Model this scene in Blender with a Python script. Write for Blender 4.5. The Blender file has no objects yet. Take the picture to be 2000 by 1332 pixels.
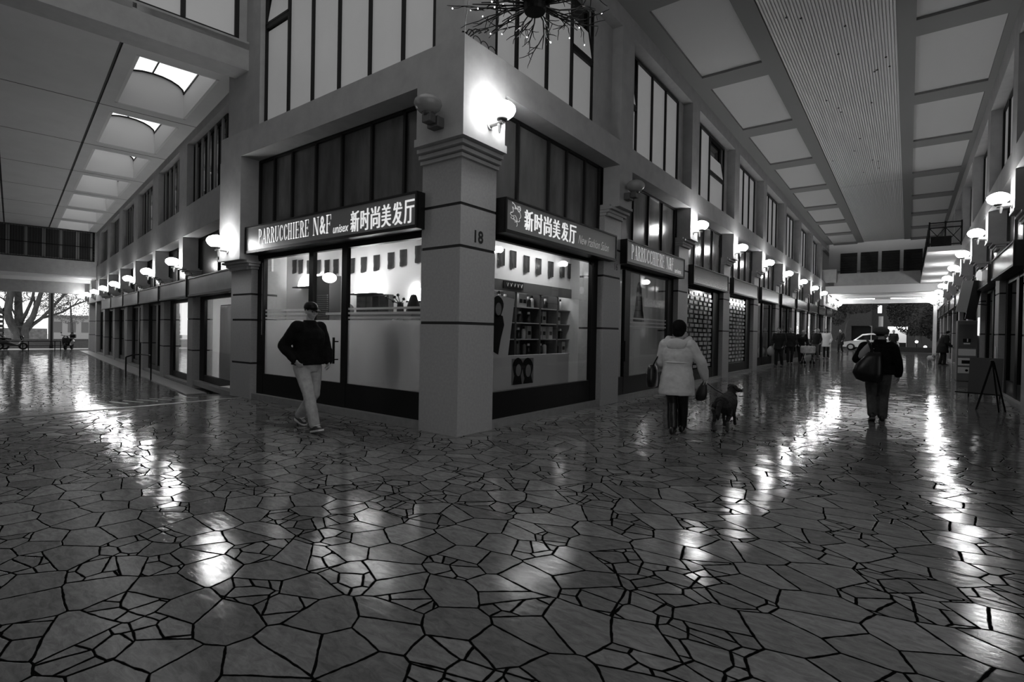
import bpy, bmesh, math, random
from mathutils import Vector, Matrix, Euler
random.seed(7)
SC = bpy.context.scene
COL = SC.collection
PI = math.pi

# ------------------------------------------------------------------ camera
cam_d = bpy.data.cameras.new('camera')
cam = bpy.data.objects.new('camera', cam_d)
COL.objects.link(cam)
SC.camera = cam
CAM = Vector((4.897, -5.274, 1.45))
cam_d.sensor_width = 36.0
cam_d.lens = 36.0 * 1024.4 / 2000.0
cam_d.shift_y = -8.69 / 2000.0
cam_d.clip_start = 0.05
cam_d.clip_end = 400
_pit, _rol, _az = -0.0086369, 0.0185059, 0.64668136
_F = Vector((0, math.cos(_pit), math.sin(_pit)))
_U = Vector((0, -math.sin(_pit), math.cos(_pit)))
_R = Vector((1, 0, 0))
_R2 = _R * math.cos(_rol) + _U * math.sin(_rol)
_U2 = -_R * math.sin(_rol) + _U * math.cos(_rol)
_rz = Matrix.Rotation(_az, 3, 'Z')
_F, _R2, _U2 = _rz @ _F, _rz @ _R2, _rz @ _U2
cam.matrix_world = Matrix(((_R2.x, _U2.x, -_F.x, CAM.x), (_R2.y, _U2.y, -_F.y, CAM.y), (_R2.z, _U2.z, -_F.z, CAM.z), (0, 0, 0, 1)))

# ------------------------------------------------------------------ sky: dull winter dusk, brighter to the left end of the left passage
W = bpy.data.worlds.new('sky'); SC.world = W
W.use_nodes = True
wn = W.node_tree.nodes; wl = W.node_tree.links; wn.clear()
o_ = wn.new('ShaderNodeOutputWorld'); b_ = wn.new('ShaderNodeBackground')
tc = wn.new('ShaderNodeTexCoord'); dp = wn.new('ShaderNodeVectorMath'); dp.operation = 'DOT_PRODUCT'
dp.inputs[1].default_value = (-0.985, 0.17, 0.0)
mr = wn.new('ShaderNodeMapRange'); mr.interpolation_type = 'SMOOTHSTEP'
mr.inputs['From Min'].default_value = 0.55; mr.inputs['From Max'].default_value = 0.98
mr.inputs['To Min'].default_value = 0.78; mr.inputs['To Max'].default_value = 1.8
wl.new(tc.outputs['Generated'], dp.inputs[0]); wl.new(dp.outputs['Value'], mr.inputs['Value'])
d2 = wn.new('ShaderNodeVectorMath'); d2.operation = 'DOT_PRODUCT'; d2.inputs[1].default_value = (0.1, 0.995, 0.0)
m2 = wn.new('ShaderNodeMapRange'); m2.interpolation_type = 'SMOOTHSTEP'
m2.inputs['From Min'].default_value = 0.5; m2.inputs['From Max'].default_value = 0.92; m2.inputs['To Min'].default_value = 1.0; m2.inputs['To Max'].default_value = 0.16
wl.new(tc.outputs['Generated'], d2.inputs[0]); wl.new(d2.outputs['Value'], m2.inputs['Value'])
mm = wn.new('ShaderNodeMath'); mm.operation = 'MULTIPLY'; wl.new(mr.outputs['Result'], mm.inputs[0]); wl.new(m2.outputs['Result'], mm.inputs[1])
wl.new(mm.outputs[0], b_.inputs['Strength'])
b_.inputs['Color'].default_value = (1, 1, 1, 1)
wl.new(b_.outputs['Background'], o_.inputs['Surface'])

# ------------------------------------------------------------------ exposure
SC.view_settings.view_transform = 'Standard'
SC.view_settings.look = 'None'
SC.view_settings.exposure = 0.0
SC.view_settings.gamma = 1.0
SC.view_settings.use_curve_mapping = False

LAMP_E = 45.0        # radiance of the lit lamp shades

# ------------------------------------------------------------------ frames
def T(x, y, z): return Matrix.Translation((x, y, z))
FR = Matrix(((0, 1, 0, 0), (-1, 0, 0, 0), (0, 0, 1, 0), (0, 0, 0, 1)))      # right passage, near arcade: u=-y, v=+x
FL = Matrix(((-1, 0, 0, 0), (0, -1, 0, 0), (0, 0, 1, 0), (0, 0, 0, 1)))     # salon left front: u=-x, v=-y
FF = Matrix(((0, -1, 0, 6.75), (1, 0, 0, 0), (0, 0, 1, 0), (0, 0, 0, 1)))   # right passage, far arcade: u=y, v=-x
LANG = math.radians(170.7158)
FP = T(-10.569, 1.257, 0) @ Matrix.Rotation(LANG, 4, 'Z')                   # left passage: u=t, v=s
ID = Matrix.Identity(4)
ZL = -0.435
def zr(y):
    return 0.0 if y < 8 else min(0.42, (y - 8) * 0.0107)

# ------------------------------------------------------------------ materials
MATS = {}
def mat(name, c, rough=0.6, metal=0.0, spec=0.5, emit=0.0, noise=0.0, nscale=8.0, bump=0.0, stretch=(1, 1, 1), coat=0.0):
    if name in MATS: return MATS[name]
    m = bpy.data.materials.new(name); m.use_nodes = True
    nt = m.node_tree; p = nt.nodes['Principled BSDF']
    p.inputs['Base Color'].default_value = (c, c, c, 1)
    p.inputs['Roughness'].default_value = rough
    p.inputs['Metallic'].default_value = metal
    p.inputs['Specular IOR Level'].default_value = spec
    p.inputs['Coat Weight'].default_value = coat
    p.inputs['Coat Roughness'].default_value = 0.08
    if emit:
        p.inputs['Emission Color'].default_value = (1, 1, 1, 1)
        p.inputs['Emission Strength'].default_value = emit
    if noise or bump:
        t = nt.nodes.new('ShaderNodeTexCoord'); mp = nt.nodes.new('ShaderNodeMapping')
        mp.inputs['Scale'].default_value = stretch
        nz = nt.nodes.new('ShaderNodeTexNoise'); nz.inputs['Scale'].default_value = nscale
        nz.inputs['Detail'].default_value = 6; nz.inputs['Roughness'].default_value = 0.62
        nt.links.new(t.outputs['Object'], mp.inputs['Vector']); nt.links.new(mp.outputs['Vector'], nz.inputs['Vector'])
        if noise:
            r = nt.nodes.new('ShaderNodeMapRange')
            r.inputs['From Min'].default_value = 0.3; r.inputs['From Max'].default_value = 0.7
            r.inputs['To Min'].default_value = c * (1 - noise); r.inputs['To Max'].default_value = c * (1 + noise)
            nt.links.new(nz.outputs['Fac'], r.inputs['Value']); nt.links.new(r.outputs['Result'], p.inputs['Base Color'])
        if bump:
            b = nt.nodes.new('ShaderNodeBump'); b.inputs['Strength'].default_value = bump; b.inputs['Distance'].default_value = 0.01
            nt.links.new(nz.outputs['Fac'], b.inputs['Height']); nt.links.new(b.outputs['Normal'], p.inputs['Normal'])
    MATS[name] = m
    return m

def glass_mat(name, tint=0.9, rough=0.02, opac=0.0, oc=0.5):
    """pane: transparent + Fresnel mirror, optionally hazed with a diffuse film"""
    if name in MATS: return MATS[name]
    m = bpy.data.materials.new(name); m.use_nodes = True
    nt = m.node_tree; nt.nodes.clear(); N = nt.nodes.new
    out = N('ShaderNodeOutputMaterial'); tr = N('ShaderNodeBsdfTransparent'); gl = N('ShaderNodeBsdfGlossy')
    fr = N('ShaderNodeFresnel'); mx = N('ShaderNodeMixShader')
    ge = N('ShaderNodeNewGeometry'); im = N('ShaderNodeMix'); im.data_type = 'FLOAT'
    im.inputs['A'].default_value = 1.5; im.inputs['B'].default_value = 1 / 1.5
    nt.links.new(ge.outputs['Backfacing'], im.inputs['Factor']); nt.links.new(im.outputs['Result'], fr.inputs['IOR'])
    tr.inputs['Color'].default_value = (tint, tint, tint, 1); gl.inputs['Roughness'].default_value = rough
    nt.links.new(fr.outputs['Fac'], mx.inputs['Fac'])
    base = tr.outputs[0]
    if opac:
        df = N('ShaderNodeBsdfDiffuse'); df.inputs['Color'].default_value = (oc, oc, oc, 1)
        tl = N('ShaderNodeBsdfTranslucent'); tl.inputs['Color'].default_value = (oc, oc, oc, 1)
        m3 = N('ShaderNodeMixShader'); m3.inputs['Fac'].default_value = 0.5
        nt.links.new(df.outputs[0], m3.inputs[1]); nt.links.new(tl.outputs[0], m3.inputs[2])
        m2 = N('ShaderNodeMixShader'); m2.inputs['Fac'].default_value = opac
        nt.links.new(base, m2.inputs[1]); nt.links.new(m3.outputs[0], m2.inputs[2]); base = m2.outputs[0]
    nt.links.new(base, mx.inputs[1]); nt.links.new(gl.outputs[0], mx.inputs[2])
    nt.links.new(mx.outputs[0], out.inputs['Surface'])
    MATS[name] = m
    return m

def paving_mat(name='crazy_paving', scale=3.5):
    m = bpy.data.materials.new(name); m.use_nodes = True
    nt = m.node_tree; N = nt.nodes.new; L = nt.links.new
    p = nt.nodes['Principled BSDF']
    tcn = N('ShaderNodeTexCoord')
    nz = N('ShaderNodeTexNoise'); nz.inputs['Scale'].default_value = 1.7; nz.inputs['Detail'].default_value = 4
    L(tcn.outputs['Object'], nz.inputs['Vector'])
    sub = N('ShaderNodeVectorMath'); sub.operation = 'SUBTRACT'; sub.inputs[1].default_value = (0.5, 0.5, 0.5)
    L(nz.outputs['Color'], sub.inputs[0])
    sc = N('ShaderNodeVectorMath'); sc.operation = 'SCALE'; sc.inputs['Scale'].default_value = 0.07
    L(sub.outputs[0], sc.inputs[0])
    ad = N('ShaderNodeVectorMath'); ad.operation = 'ADD'
    L(tcn.outputs['Object'], ad.inputs[0]); L(sc.outputs[0], ad.inputs[1])
    # flatten to 2D
    fl = N('ShaderNodeVectorMath'); fl.operation = 'MULTIPLY'; fl.inputs[1].default_value = (0.92, 1.22, 0.0)
    L(ad.outputs[0], fl.inputs[0])
    ve = N('ShaderNodeTexVoronoi'); ve.voronoi_dimensions = '2D'; ve.feature = 'DISTANCE_TO_EDGE'; ve.inputs['Scale'].default_value = scale
    vc = N('ShaderNodeTexVoronoi'); vc.voronoi_dimensions = '2D'; vc.feature = 'F1'; vc.inputs['Scale'].default_value = scale
    for v in (ve, vc): L(fl.outputs[0], v.inputs['Vector'])
    v2 = N('ShaderNodeTexVoronoi'); v2.voronoi_dimensions = '2D'; v2.feature = 'DISTANCE_TO_EDGE'; v2.inputs['Scale'].default_value = scale * 1.6
    L(fl.outputs[0], v2.inputs['Vector'])
    c2v = N('ShaderNodeTexVoronoi'); c2v.voronoi_dimensions = '2D'; c2v.feature = 'F1'; c2v.inputs['Scale'].default_value = scale * 1.6
    L(fl.outputs[0], c2v.inputs['Vector'])
    hs = N('ShaderNodeSeparateColor'); L(vc.outputs['Color'], hs.inputs[0])
    gt = N('ShaderNodeMath'); gt.operation = 'LESS_THAN'; gt.inputs[1].default_value = 0.70; L(hs.outputs[1], gt.inputs[0])
    sc2 = N('ShaderNodeMath'); sc2.operation = 'MULTIPLY_ADD'; sc2.inputs[1].default_value = 10.0; L(gt.outputs[0], sc2.inputs[0])
    d2 = N('ShaderNodeMath'); d2.operation = 'MULTIPLY'; d2.inputs[1].default_value = 1 / 1.75; L(v2.outputs['Distance'], d2.inputs[0])
    L(d2.outputs[0], sc2.inputs[2])
    dm = N('ShaderNodeMath'); dm.operation = 'MINIMUM'; L(ve.outputs['Distance'], dm.inputs[0]); L(sc2.outputs[0], dm.inputs[1])
    cm = N('ShaderNodeMix'); cm.data_type = 'RGBA'; L(gt.outputs[0], cm.inputs['Factor']); L(c2v.outputs['Color'], cm.inputs['A']); L(vc.outputs['Color'], cm.inputs['B'])
    # ragged joint width
    jn = N('ShaderNodeTexNoise'); jn.inputs['Scale'].default_value = 16; jn.inputs['Detail'].default_value = 3
    L(tcn.outputs['Object'], jn.inputs['Vector'])
    jm = N('ShaderNodeMath'); jm.operation = 'MULTIPLY_ADD'; jm.inputs[1].default_value = 0.04; jm.inputs[2].default_value = -0.02
    L(jn.outputs['Fac'], jm.inputs[0])
    js = N('ShaderNodeMath'); js.operation = 'ADD'; L(dm.outputs[0], js.inputs[0]); L(jm.outputs[0], js.inputs[1])
    jr = N('ShaderNodeMapRange'); jr.interpolation_type = 'SMOOTHSTEP'
    jr.inputs['From Min'].default_value = 0.018; jr.inputs['From Max'].default_value = 0.034
    L(js.outputs[0], jr.inputs['Value'])
    # stone colour: per stone + veins
    sx = N('ShaderNodeSeparateColor'); L(cm.outputs['Result'], sx.inputs[0])
    mn = N('ShaderNodeTexNoise'); mn.inputs['Scale'].default_value = 9; mn.inputs['Detail'].default_value = 9; mn.inputs['Roughness'].default_value = 0.72
    mn.inputs['Distortion'].default_value = 0.8
    mpv = N('ShaderNodeMapping'); mpv.inputs['Scale'].default_value = (1, 2.6, 1)
    L(tcn.outputs['Object'], mpv.inputs['Vector']); L(mpv.outputs[0], mn.inputs['Vector'])
    c1 = N('ShaderNodeMapRange'); c1.inputs['To Min'].default_value = 0.115; c1.inputs['To Max'].default_value = 0.19
    L(sx.outputs[0], c1.inputs['Value'])
    c2 = N('ShaderNodeMapRange'); c2.inputs['From Min'].default_value = 0.3; c2.inputs['From Max'].default_value = 0.7
    c2.inputs['To Min'].default_value = 0.58; c2.inputs['To Max'].default_value = 1.32
    L(mn.outputs['Fac'], c2.inputs['Value'])
    mu = N('ShaderNodeMath'); mu.operation = 'MULTIPLY'; L(c1.outputs[0], mu.inputs[0]); L(c2.outputs[0], mu.inputs[1])
    mj = N('ShaderNodeMix'); mj.data_type = 'FLOAT'; mj.inputs['A'].default_value = 0.004
    L(jr.outputs[0], mj.inputs['Factor']); L(mu.outputs[0], mj.inputs['B'])
    L(mj.outputs['Result'], p.inputs['Base Color'])
    rr = N('ShaderNodeMapRange'); rr.inputs['To Min'].default_value = 0.8; rr.inputs['To Max'].default_value = 0.07
    L(jr.outputs[0], rr.inputs['Value']); L(rr.outputs[0], p.inputs['Roughness'])
    sp = N('ShaderNodeMath'); sp.operation = 'MULTIPLY'; sp.inputs[1].default_value = 0.26
    L(jr.outputs[0], sp.inputs[0]); L(sp.outputs[0], p.inputs['Specular IOR Level'])
    # relief: joints, a slight tilt of every stone, long lazy undulation
    wv = N('ShaderNodeTexNoise'); wv.inputs['Scale'].default_value = 2.2; wv.inputs['Detail'].default_value = 2
    L(tcn.outputs['Object'], wv.inputs['Vector'])
    b1 = N('ShaderNodeBump'); b1.inputs['Strength'].default_value = 0.28; b1.inputs['Distance'].default_value = 0.012
    L(wv.outputs['Fac'], b1.inputs['Height'])
    tl = N('ShaderNodeVectorMath'); tl.operation = 'MULTIPLY_ADD'; tl.inputs[1].default_value = (0.022, 0.022, 0.0); tl.inputs[2].default_value = (-0.011, -0.011, 1.0)
    L(cm.outputs['Result'], tl.inputs[0])
    tn = N('ShaderNodeVectorMath'); tn.operation = 'NORMALIZE'; L(tl.outputs[0], tn.inputs[0]); L(tn.outputs[0], b1.inputs['Normal'])
    b2 = N('ShaderNodeBump'); b2.inputs['Strength'].default_value = 0.35; b2.inputs['Distance'].default_value = 0.004
    L(jr.outputs[0], b2.inputs['Height']); L(b1.outputs[0], b2.inputs['Normal'])
    b3 = N('ShaderNodeBump'); b3.inputs['Strength'].default_value = 0.10; b3.inputs['Distance'].default_value = 0.004
    L(mn.outputs['Fac'], b3.inputs['Height']); L(b2.outputs[0], b3.inputs['Normal'])
    L(b3.outputs[0], p.inputs['Normal'])
    MATS[name] = m
    return m

PLASTER = mat('painted_plaster', 0.36, 0.75, noise=0.10, nscale=3.5)
STONE = mat('pillar_stone', 0.34, 0.55, noise=0.10, nscale=26, bump=0.04)
STEP = mat('step_stone', 0.22, 0.4, noise=0.15, nscale=9)
JOINT = mat('dark_joint', 0.012, 0.7)
BLACK = mat('black_metal', 0.004, 0.45, spec=0.2)
DARKF = mat('dark_frame', 0.008, 0.45, spec=0.25)
CEILP = mat('ceiling_panel', 0.62, 0.8, noise=0.05, nscale=1.2)
CEILB = mat('ceiling_beam', 0.20, 0.8)
SIGNP = mat('sign_panel', 0.20, 0.35)
LETTER = mat('lit_lettering', 0.85, 0.5, emit=0.6)
LETTER2 = mat('dim_lettering', 0.6, 0.5, emit=0.18)
FROST = mat('frosted_lit_pane', 0.45, 0.35, emit=0.11, noise=0.06, nscale=0.8)
DARKG = mat('dark_curtained_glass', 0.10, 0.22, noise=0.45, nscale=1.3, stretch=(1.5, 1.5, 0.4))
BLKG = mat('black_glass', 0.008, 0.06)
GLASS = glass_mat('clear_glass')
FILM = glass_mat('frosted_film', 0.9, 0.1, 0.46, 0.95)
STRIPE = glass_mat('pale_stripe_film', 0.8, 0.2, 0.85, 0.75)
WHITE = mat('white_wall', 0.75, 0.7)
GREYW = mat('grey_wall', 0.35, 0.7)
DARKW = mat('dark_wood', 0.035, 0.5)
LAMP_ON = mat('lit_lamp_glass', 0.8, 0.3, emit=LAMP_E)
LAMP_OFF = mat('unlit_lamp_glass', 0.26, 0.25)
BRACK = mat('lamp_bracket_metal', 0.07, 0.45)
BRACKP = mat('pale_bracket', 0.5, 0.5)
PAVE = paving_mat()

# ------------------------------------------------------------------ mesh builder
class MB:
    def __init__(s): s.b = bmesh.new()
    def poly(s, pts):
        try: s.b.faces.new([s.b.verts.new(p) for p in pts])
        except ValueError: pass
        return s
    def box(s, x0, x1, y0, y1, z0, z1, M=None):
        if x0 > x1: x0, x1 = x1, x0
        if y0 > y1: y0, y1 = y1, y0
        if z0 > z1: z0, z1 = z1, z0
        c = [(x, y, z) for z in (z0, z1) for y in (y0, y1) for x in (x0, x1)]
        if M is not None: c = [M @ Vector(p) for p in c]
        v = [s.b.verts.new(p) for p in c]
        for f in ((0, 2, 3, 1), (4, 5, 7, 6), (0, 1, 5, 4), (2, 6, 7, 3), (0, 4, 6, 2), (1, 3, 7, 5)):
            s.b.faces.new([v[i] for i in f])
        return s
    def bar(s, a, b, w, h, up=(0, 0, 1)):
        a, b = Vector(a), Vector(b); d = b - a; l = d.length
        if l < 1e-6: return s
        d.normalize(); u = Vector(up)
        if abs(d.dot(u)) > 0.98: u = Vector((0, 1, 0))
        x = d.cross(u).normalized(); y = x.cross(d)
        M = Matrix(((x.x, d.x, y.x, a.x), (x.y, d.y, y.y, a.y), (x.z, d.z, y.z, a.z), (0, 0, 0, 1)))
        return s.box(-w / 2, w / 2, 0, l, -h / 2, h / 2, M)
    def loft(s, rings, cap=True, close=True):
        R = [[s.b.verts.new(p) for p in r] for r in rings]
        n = len(R[0])
        for a, b in zip(R[:-1], R[1:]):
            for i in range(n if close else n - 1):
                j = (i + 1) % n
                s.b.faces.new((a[i], a[j], b[j], b[i]))
        if cap and close:
            for r, rev in ((R[0], True), (R[-1], False)):
                try: s.b.faces.new(list(reversed(r)) if rev else r)
                except ValueError: pass
        return s
    def tube(s, pts, r, n=8, cap=True, squash=None, up=None):
        """tube along pts; r number or list; squash=(a,b) scales section"""
        pts = [Vector(p) for p in pts]
        if not isinstance(r, (list, tuple)): r = [r] * len(pts)
        rings = []; prev = Vector(up) if up else None
        for i, p in enumerate(pts):
            d = (pts[min(i + 1, len(pts) - 1)] - pts[max(i - 1, 0)])
            if d.length < 1e-9: d = Vector((0, 0, 1))
            d.normalize()
            if prev is None:
                prev = Vector((1, 0, 0)) if abs(d.x) < 0.8 else Vector((0, 1, 0))
            x = (prev - d * prev.dot(d))
            if x.length < 1e-6: x = Vector((0, 1, 0)) - d * d.y
            x.normalize(); prev = x; y = d.cross(x)
            rr = r[i]
            ra, rb = rr if isinstance(rr, (tuple, list)) else (rr, rr)
            if squash: ra, rb = ra * squash[0], rb * squash[1]
            rings.append([p + x * (ra * math.cos(2 * PI * k / n)) + y * (rb * math.sin(2 * PI * k / n)) for k in range(n)])
        return s.loft(rings, cap)
    def limb(s, a, b, ra, rb, n=12, mid=None, squash=None, up=None):
        """closed rounded limb from a to b"""
        a, b = Vector(a), Vector(b); d = (b - a); L = d.length; d.normalize()
        m = mid if mid is not None else (ra + rb) / 2
        P = []; R = []
        for k in (0.05, 0.3, 0.6, 0.85):
            P.append(a - d * ra * (1 - k) * 0.95); R.append(ra * math.sqrt(max(0.0, 1 - (1 - k) ** 2)))
        for k in (0.0, 0.25, 0.5, 0.75, 1.0):
            P.append(a + d * L * k)
            R.append((1 - 2 * k) * ra + 2 * k * m if k < 0.5 else (2 - 2 * k) * m + (2 * k - 1) * rb)
        for k in (0.85, 0.6, 0.3, 0.05):
            P.append(b + d * rb * (1 - k) * 0.95); R.append(rb * math.sqrt(max(0.0, 1 - (1 - k) ** 2)))
        return s.tube(P, R, n, squash=squash, up=up)
    def ball(s, c, r, M=None, nu=14, nv=9):
        if not isinstance(r, (tuple, list)): r = (r, r, r)
        c = Vector(c); rings = []
        for j in range(nv + 1):
            th = PI * (0.02 + 0.96 * j / nv)
            rings.append([Vector((r[0] * math.sin(th) * math.cos(2 * PI * i / nu), r[1] * math.sin(th) * math.sin(2 * PI * i / nu), -r[2] * math.cos(th))) for i in range(nu)])
        rings = [[(M @ p if M is not None else p) + c for p in r_] for r_ in rings]
        return s.loft(rings)
    def lathe(s, prof, c=(0, 0, 0), n=20, M=None):
        c = Vector(c); rings = []
        for r, z in prof:
            ring = [Vector((max(r, 1e-4) * math.cos(2 * PI * i / n), max(r, 1e-4) * math.sin(2 * PI * i / n), z)) for i in range(n)]
            rings.append([(M @ p if M is not None else p) + c for p in ring])
        return s.loft(rings)
    def prism(s, poly, d0, d1, place):
        """2D poly extruded: place(x, y, d) -> point"""
        a = [s.b.verts.new(place(x, y, d0)) for x, y in poly]; b = [s.b.verts.new(place(x, y, d1)) for x, y in poly]
        n = len(poly)
        for i in range(n):
            j = (i + 1) % n; s.b.faces.new((a[i], a[j], b[j], b[i]))
        s.b.faces.new(list(reversed(a))); s.b.faces.new(b)
        return s
    def mesh(s, name, m, smooth=False, normals=True):
        if normals: bmesh.ops.recalc_face_normals(s.b, faces=s.b.faces[:])
        me = bpy.data.meshes.new(name); s.b.to_mesh(me); s.b.free()
        if m: me.materials.append(m)
        if smooth:
            for p in me.polygons: p.use_smooth = True
        return me

def link(name, me, parent=None, M=None):
    o = bpy.data.objects.new(name, me); COL.objects.link(o)
    if parent is not None: o.parent = parent
    if M is not None: o.matrix_basis = M
    return o

def obj(name, mb, m, parent=None, M=None, smooth=False):
    return link(name, mb.mesh(name, m, smooth), parent, M)

def tag(o, label, cat=None, group=None, kind=None):
    if label: o['label'] = label
    if cat: o['category'] = cat
    if group: o['group'] = group
    if kind: o['kind'] = kind
    return o

def thing(name, label, cat, M=None, group=None, kind=None):
    o = bpy.data.objects.new(name, None); COL.objects.link(o)
    o.empty_display_size = 0.1
    if M is not None: o.matrix_basis = M
    return tag(o, label, cat, group, kind)

def bevel(o, w=0.01, seg=2):
    m = o.modifiers.new('bevel', 'BEVEL'); m.width = w; m.segments = seg; m.limit_method = 'ANGLE'
    return o

def bake(o):
    dg = bpy.context.evaluated_depsgraph_get(); dg.update()
    me = bpy.data.meshes.new_from_object(o.evaluated_get(dg)); old = o.data
    o.modifiers.clear(); o.data = me
    for p in me.polygons: p.use_smooth = True
    return o

def dup(root, M=None, label=None, group=None):
    r = root.copy(); COL.objects.link(r)
    if M is not None: r.matrix_basis = M
    if label: r['label'] = label
    if group: r['group'] = group
    for ch in list(root.children):
        c = ch.copy(); COL.objects.link(c); c.parent = r
        for g in list(ch.children):
            d = g.copy(); COL.objects.link(d); d.parent = c
    return r

ORD = ['first', 'second', 'third', 'fourth', 'fifth', 'sixth', 'seventh', 'eighth', 'ninth', 'tenth', 'eleventh', 'twelfth']

# ------------------------------------------------------------------ lettering
def text_polys(txt, shear=0.0, offset=0.0):
    cu = bpy.data.curves.new('txt', 'FONT'); cu.body = txt; cu.size = 1.0; cu.shear = shear; cu.offset = offset
    cu.resolution_u = 3
    o = bpy.data.objects.new('txt', cu); COL.objects.link(o)
    dg = bpy.context.evaluated_depsgraph_get(); dg.update()
    me = bpy.data.meshes.new_from_object(o.evaluated_get(dg))
    vs = [(v.co.x, v.co.y) for v in me.vertices]; fs = [tuple(p.vertices) for p in me.polygons]
    bpy.data.objects.remove(o); bpy.data.curves.remove(cu); bpy.data.meshes.remove(me)
    return vs, fs

def ring_sector(cx, cy, rx, ry, ix, iy, a0, a1, n=12):
    o = [(cx + rx * math.cos(a0 + (a1 - a0) * i / n), cy + ry * math.sin(a0 + (a1 - a0) * i / n)) for i in range(n + 1)]
    q = [(cx + ix * math.cos(a0 + (a1 - a0) * i / n), cy + iy * math.sin(a0 + (a1 - a0) * i / n)) for i in range(n + 1)]
    return [[o[i], o[i + 1], q[i + 1], q[i]] for i in range(n)]

def serif_letter(ch):
    """condensed fat-face capitals on a unit box: thick stems, hairline serifs"""
    def rc(x0, x1, y0, y1): return [(x0, y0), (x1, y0), (x1, y1), (x0, y1)]
    def stem(x): return [rc(x, x + .21, 0, 1), rc(x - .09, x + .35, 0, .035), rc(x - .09, x + .35, .965, 1)]
    h = PI / 2
    if ch == 'P': return stem(.12) + ring_sector(.36, .73, .5, .27, .24, .235, -h, h)
    if ch == 'R': return stem(.12) + ring_sector(.36, .75, .5, .25, .24, .215, -h, h) + [[(.42, .53), (.62, .53), (1.0, .0), (.72, .0)], rc(.66, 1.06, 0, .035)]
    if ch == 'A': return [[(.40, 1), (.60, 1), (1.0, 0), (.70, 0)], [(.44, 1), (.50, .93), (.16, 0), (.08, 0)], rc(.22, .72, .3, .34), rc(0, .3, 0, .035), rc(.62, 1.06, 0, .035)]
    if ch == 'U': return [rc(.10, .34, .3, 1), rc(.82, .88, .3, 1), rc(.0, .44, .965, 1), rc(.70, 1.0, .965, 1)] + ring_sector(.49, .3, .39, .3, .17, .26, PI, 2 * PI)
    if ch == 'C': return ring_sector(.52, .5, .44, .5, .18, .465, PI * .22, PI * 1.78, 18) + [rc(.86, .92, .66, .98), rc(.86, .92, .06, .3)]
    if ch == 'H': return stem(.1) + stem(.66) + [rc(.3, .7, .49, .53)]
    if ch == 'I': return stem(.37)
    if ch == 'E': return stem(.12) + [rc(.2, .86, 0, .035), rc(.2, .86, .965, 1), rc(.3, .7, .49, .53), rc(.82, .88, 0, .25), rc(.82, .88, .75, 1), rc(.66, .71, .4, .62)]
    if ch == 'F': return stem(.12) + [rc(.2, .86, .965, 1), rc(.3, .7, .49, .53), rc(.82, .88, .72, 1), rc(.66, .71, .4, .62)]
    if ch == 'N': return [rc(.12, .18, 0, 1), rc(.84, .90, 0, 1), [(.10, 1), (.36, 1), (.92, 0), (.72, 0)], rc(0, .32, 0, .035), rc(.7, 1.04, .965, 1)]
    return []

def put_polys(mb, polys, x0, x1, z0, z1, place, d, norm=None):
    """fit polygon soup into the box"""
    xs = [p[0] for q in polys for p in q]; ys = [p[1] for q in polys for p in q]
    ax, bx, ay, by = min(xs), max(xs), min(ys), max(ys)
    if norm: ax, bx, ay, by = norm
    for q in polys:
        mb.poly([place(x0 + (x - ax) / (bx - ax) * (x1 - x0), z0 + (y - ay) / (by - ay) * (z1 - z0), d) for x, y in q])

def serif_word(mb, word, x0, x1, z0, z1, place, d):
    n = len(word); wd = {'I': .6, ' ': .5, 'N': 1.1, '&': 1.1}
    tot = sum(wd.get(c, 1.0) for c in word); x = x0
    for c in word:
        w = wd.get(c, 1.0) / tot * (x1 - x0)
        if c == '&':
            vs, fs = text_polys('&', offset=0.02)
            put_polys(mb, [[vs[i] for i in f] for f in fs], x + .08 * w, x + .95 * w, z0, z1, place, d)
        elif c == 'I':
            put_polys(mb, serif_letter(c), x, x + w, z0, z1, place, d, (.2, .8, 0, 1))
        elif c != ' ':
            put_polys(mb, serif_letter(c), x, x + w * .95, z0, z1, place, d, (0, 1.02, 0, 1))
        x += w

def font_word(mb, word, x0, x1, z0, z1, place, d, shear=0.0, offset=0.0, smear=0.0):
    vs, fs = text_polys(word, shear, offset)
    if not fs: return
    polys = [[vs[i] for i in f] for f in fs]
    k = 3 if smear else 1
    for i in range(k):
        put_polys(mb, polys, x0 + i * smear, x1 + (i - k + 1) * smear, z0, z1, place, d + i * 0.0006)
# ================================================================== SETTING
def structure(name, mb, m, label=None, M=None, parent=None, smooth=False):
    o = obj(name, mb, m, parent, M, smooth)
    if parent is None: tag(o, label, None, None, 'structure')
    return o

# ---- floors
RX0, RX1 = -6.0, -10.6
def zramp(x):
    return 0.0 if x > RX0 else (ZL if x < RX1 else ZL * (RX0 - x) / (RX0 - RX1))
mb = MB()
ys = [-16, -12, -8, -4, 0, 4, 8] + [8 + 2 * i for i in range(1, 20)] + [46.6]
ys = sorted(set(ys))
for y0, y1 in zip(ys[:-1], ys[1:]):
    mb.poly([(-6.0, y0, zr(y0)), (12.0, y0, zr(y0)), (12.0, y1, zr(y1)), (-6.0, y1, zr(y1))])
bmesh.ops.remove_doubles(mb.b, verts=mb.b.verts, dist=1e-4)
structure('floor', mb, PAVE, 'polished crazy paving floor of dark jointed stone slabs')
mb = MB()
def fq(x0, x1, z0, z1):
    mb.poly([(x0, -10, z0), (x0, 9.5, z0), (x1, 9.5, z1), (x1, -10, z1)])
fq(RX0, RX1, 0, ZL); fq(RX1, -44.5, ZL, ZL)
bmesh.ops.remove_doubles(mb.b, verts=mb.b.verts, dist=1e-4)
structure('floor', mb, PAVE, 'paved floor sloping down into the left passage')
mb = MB(); mb.box(-6.06, -5.96, -8, -0.02, -0.01, 0.006)
structure('trim_1', mb, STEP, 'pale stone threshold strip across the paving')
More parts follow.
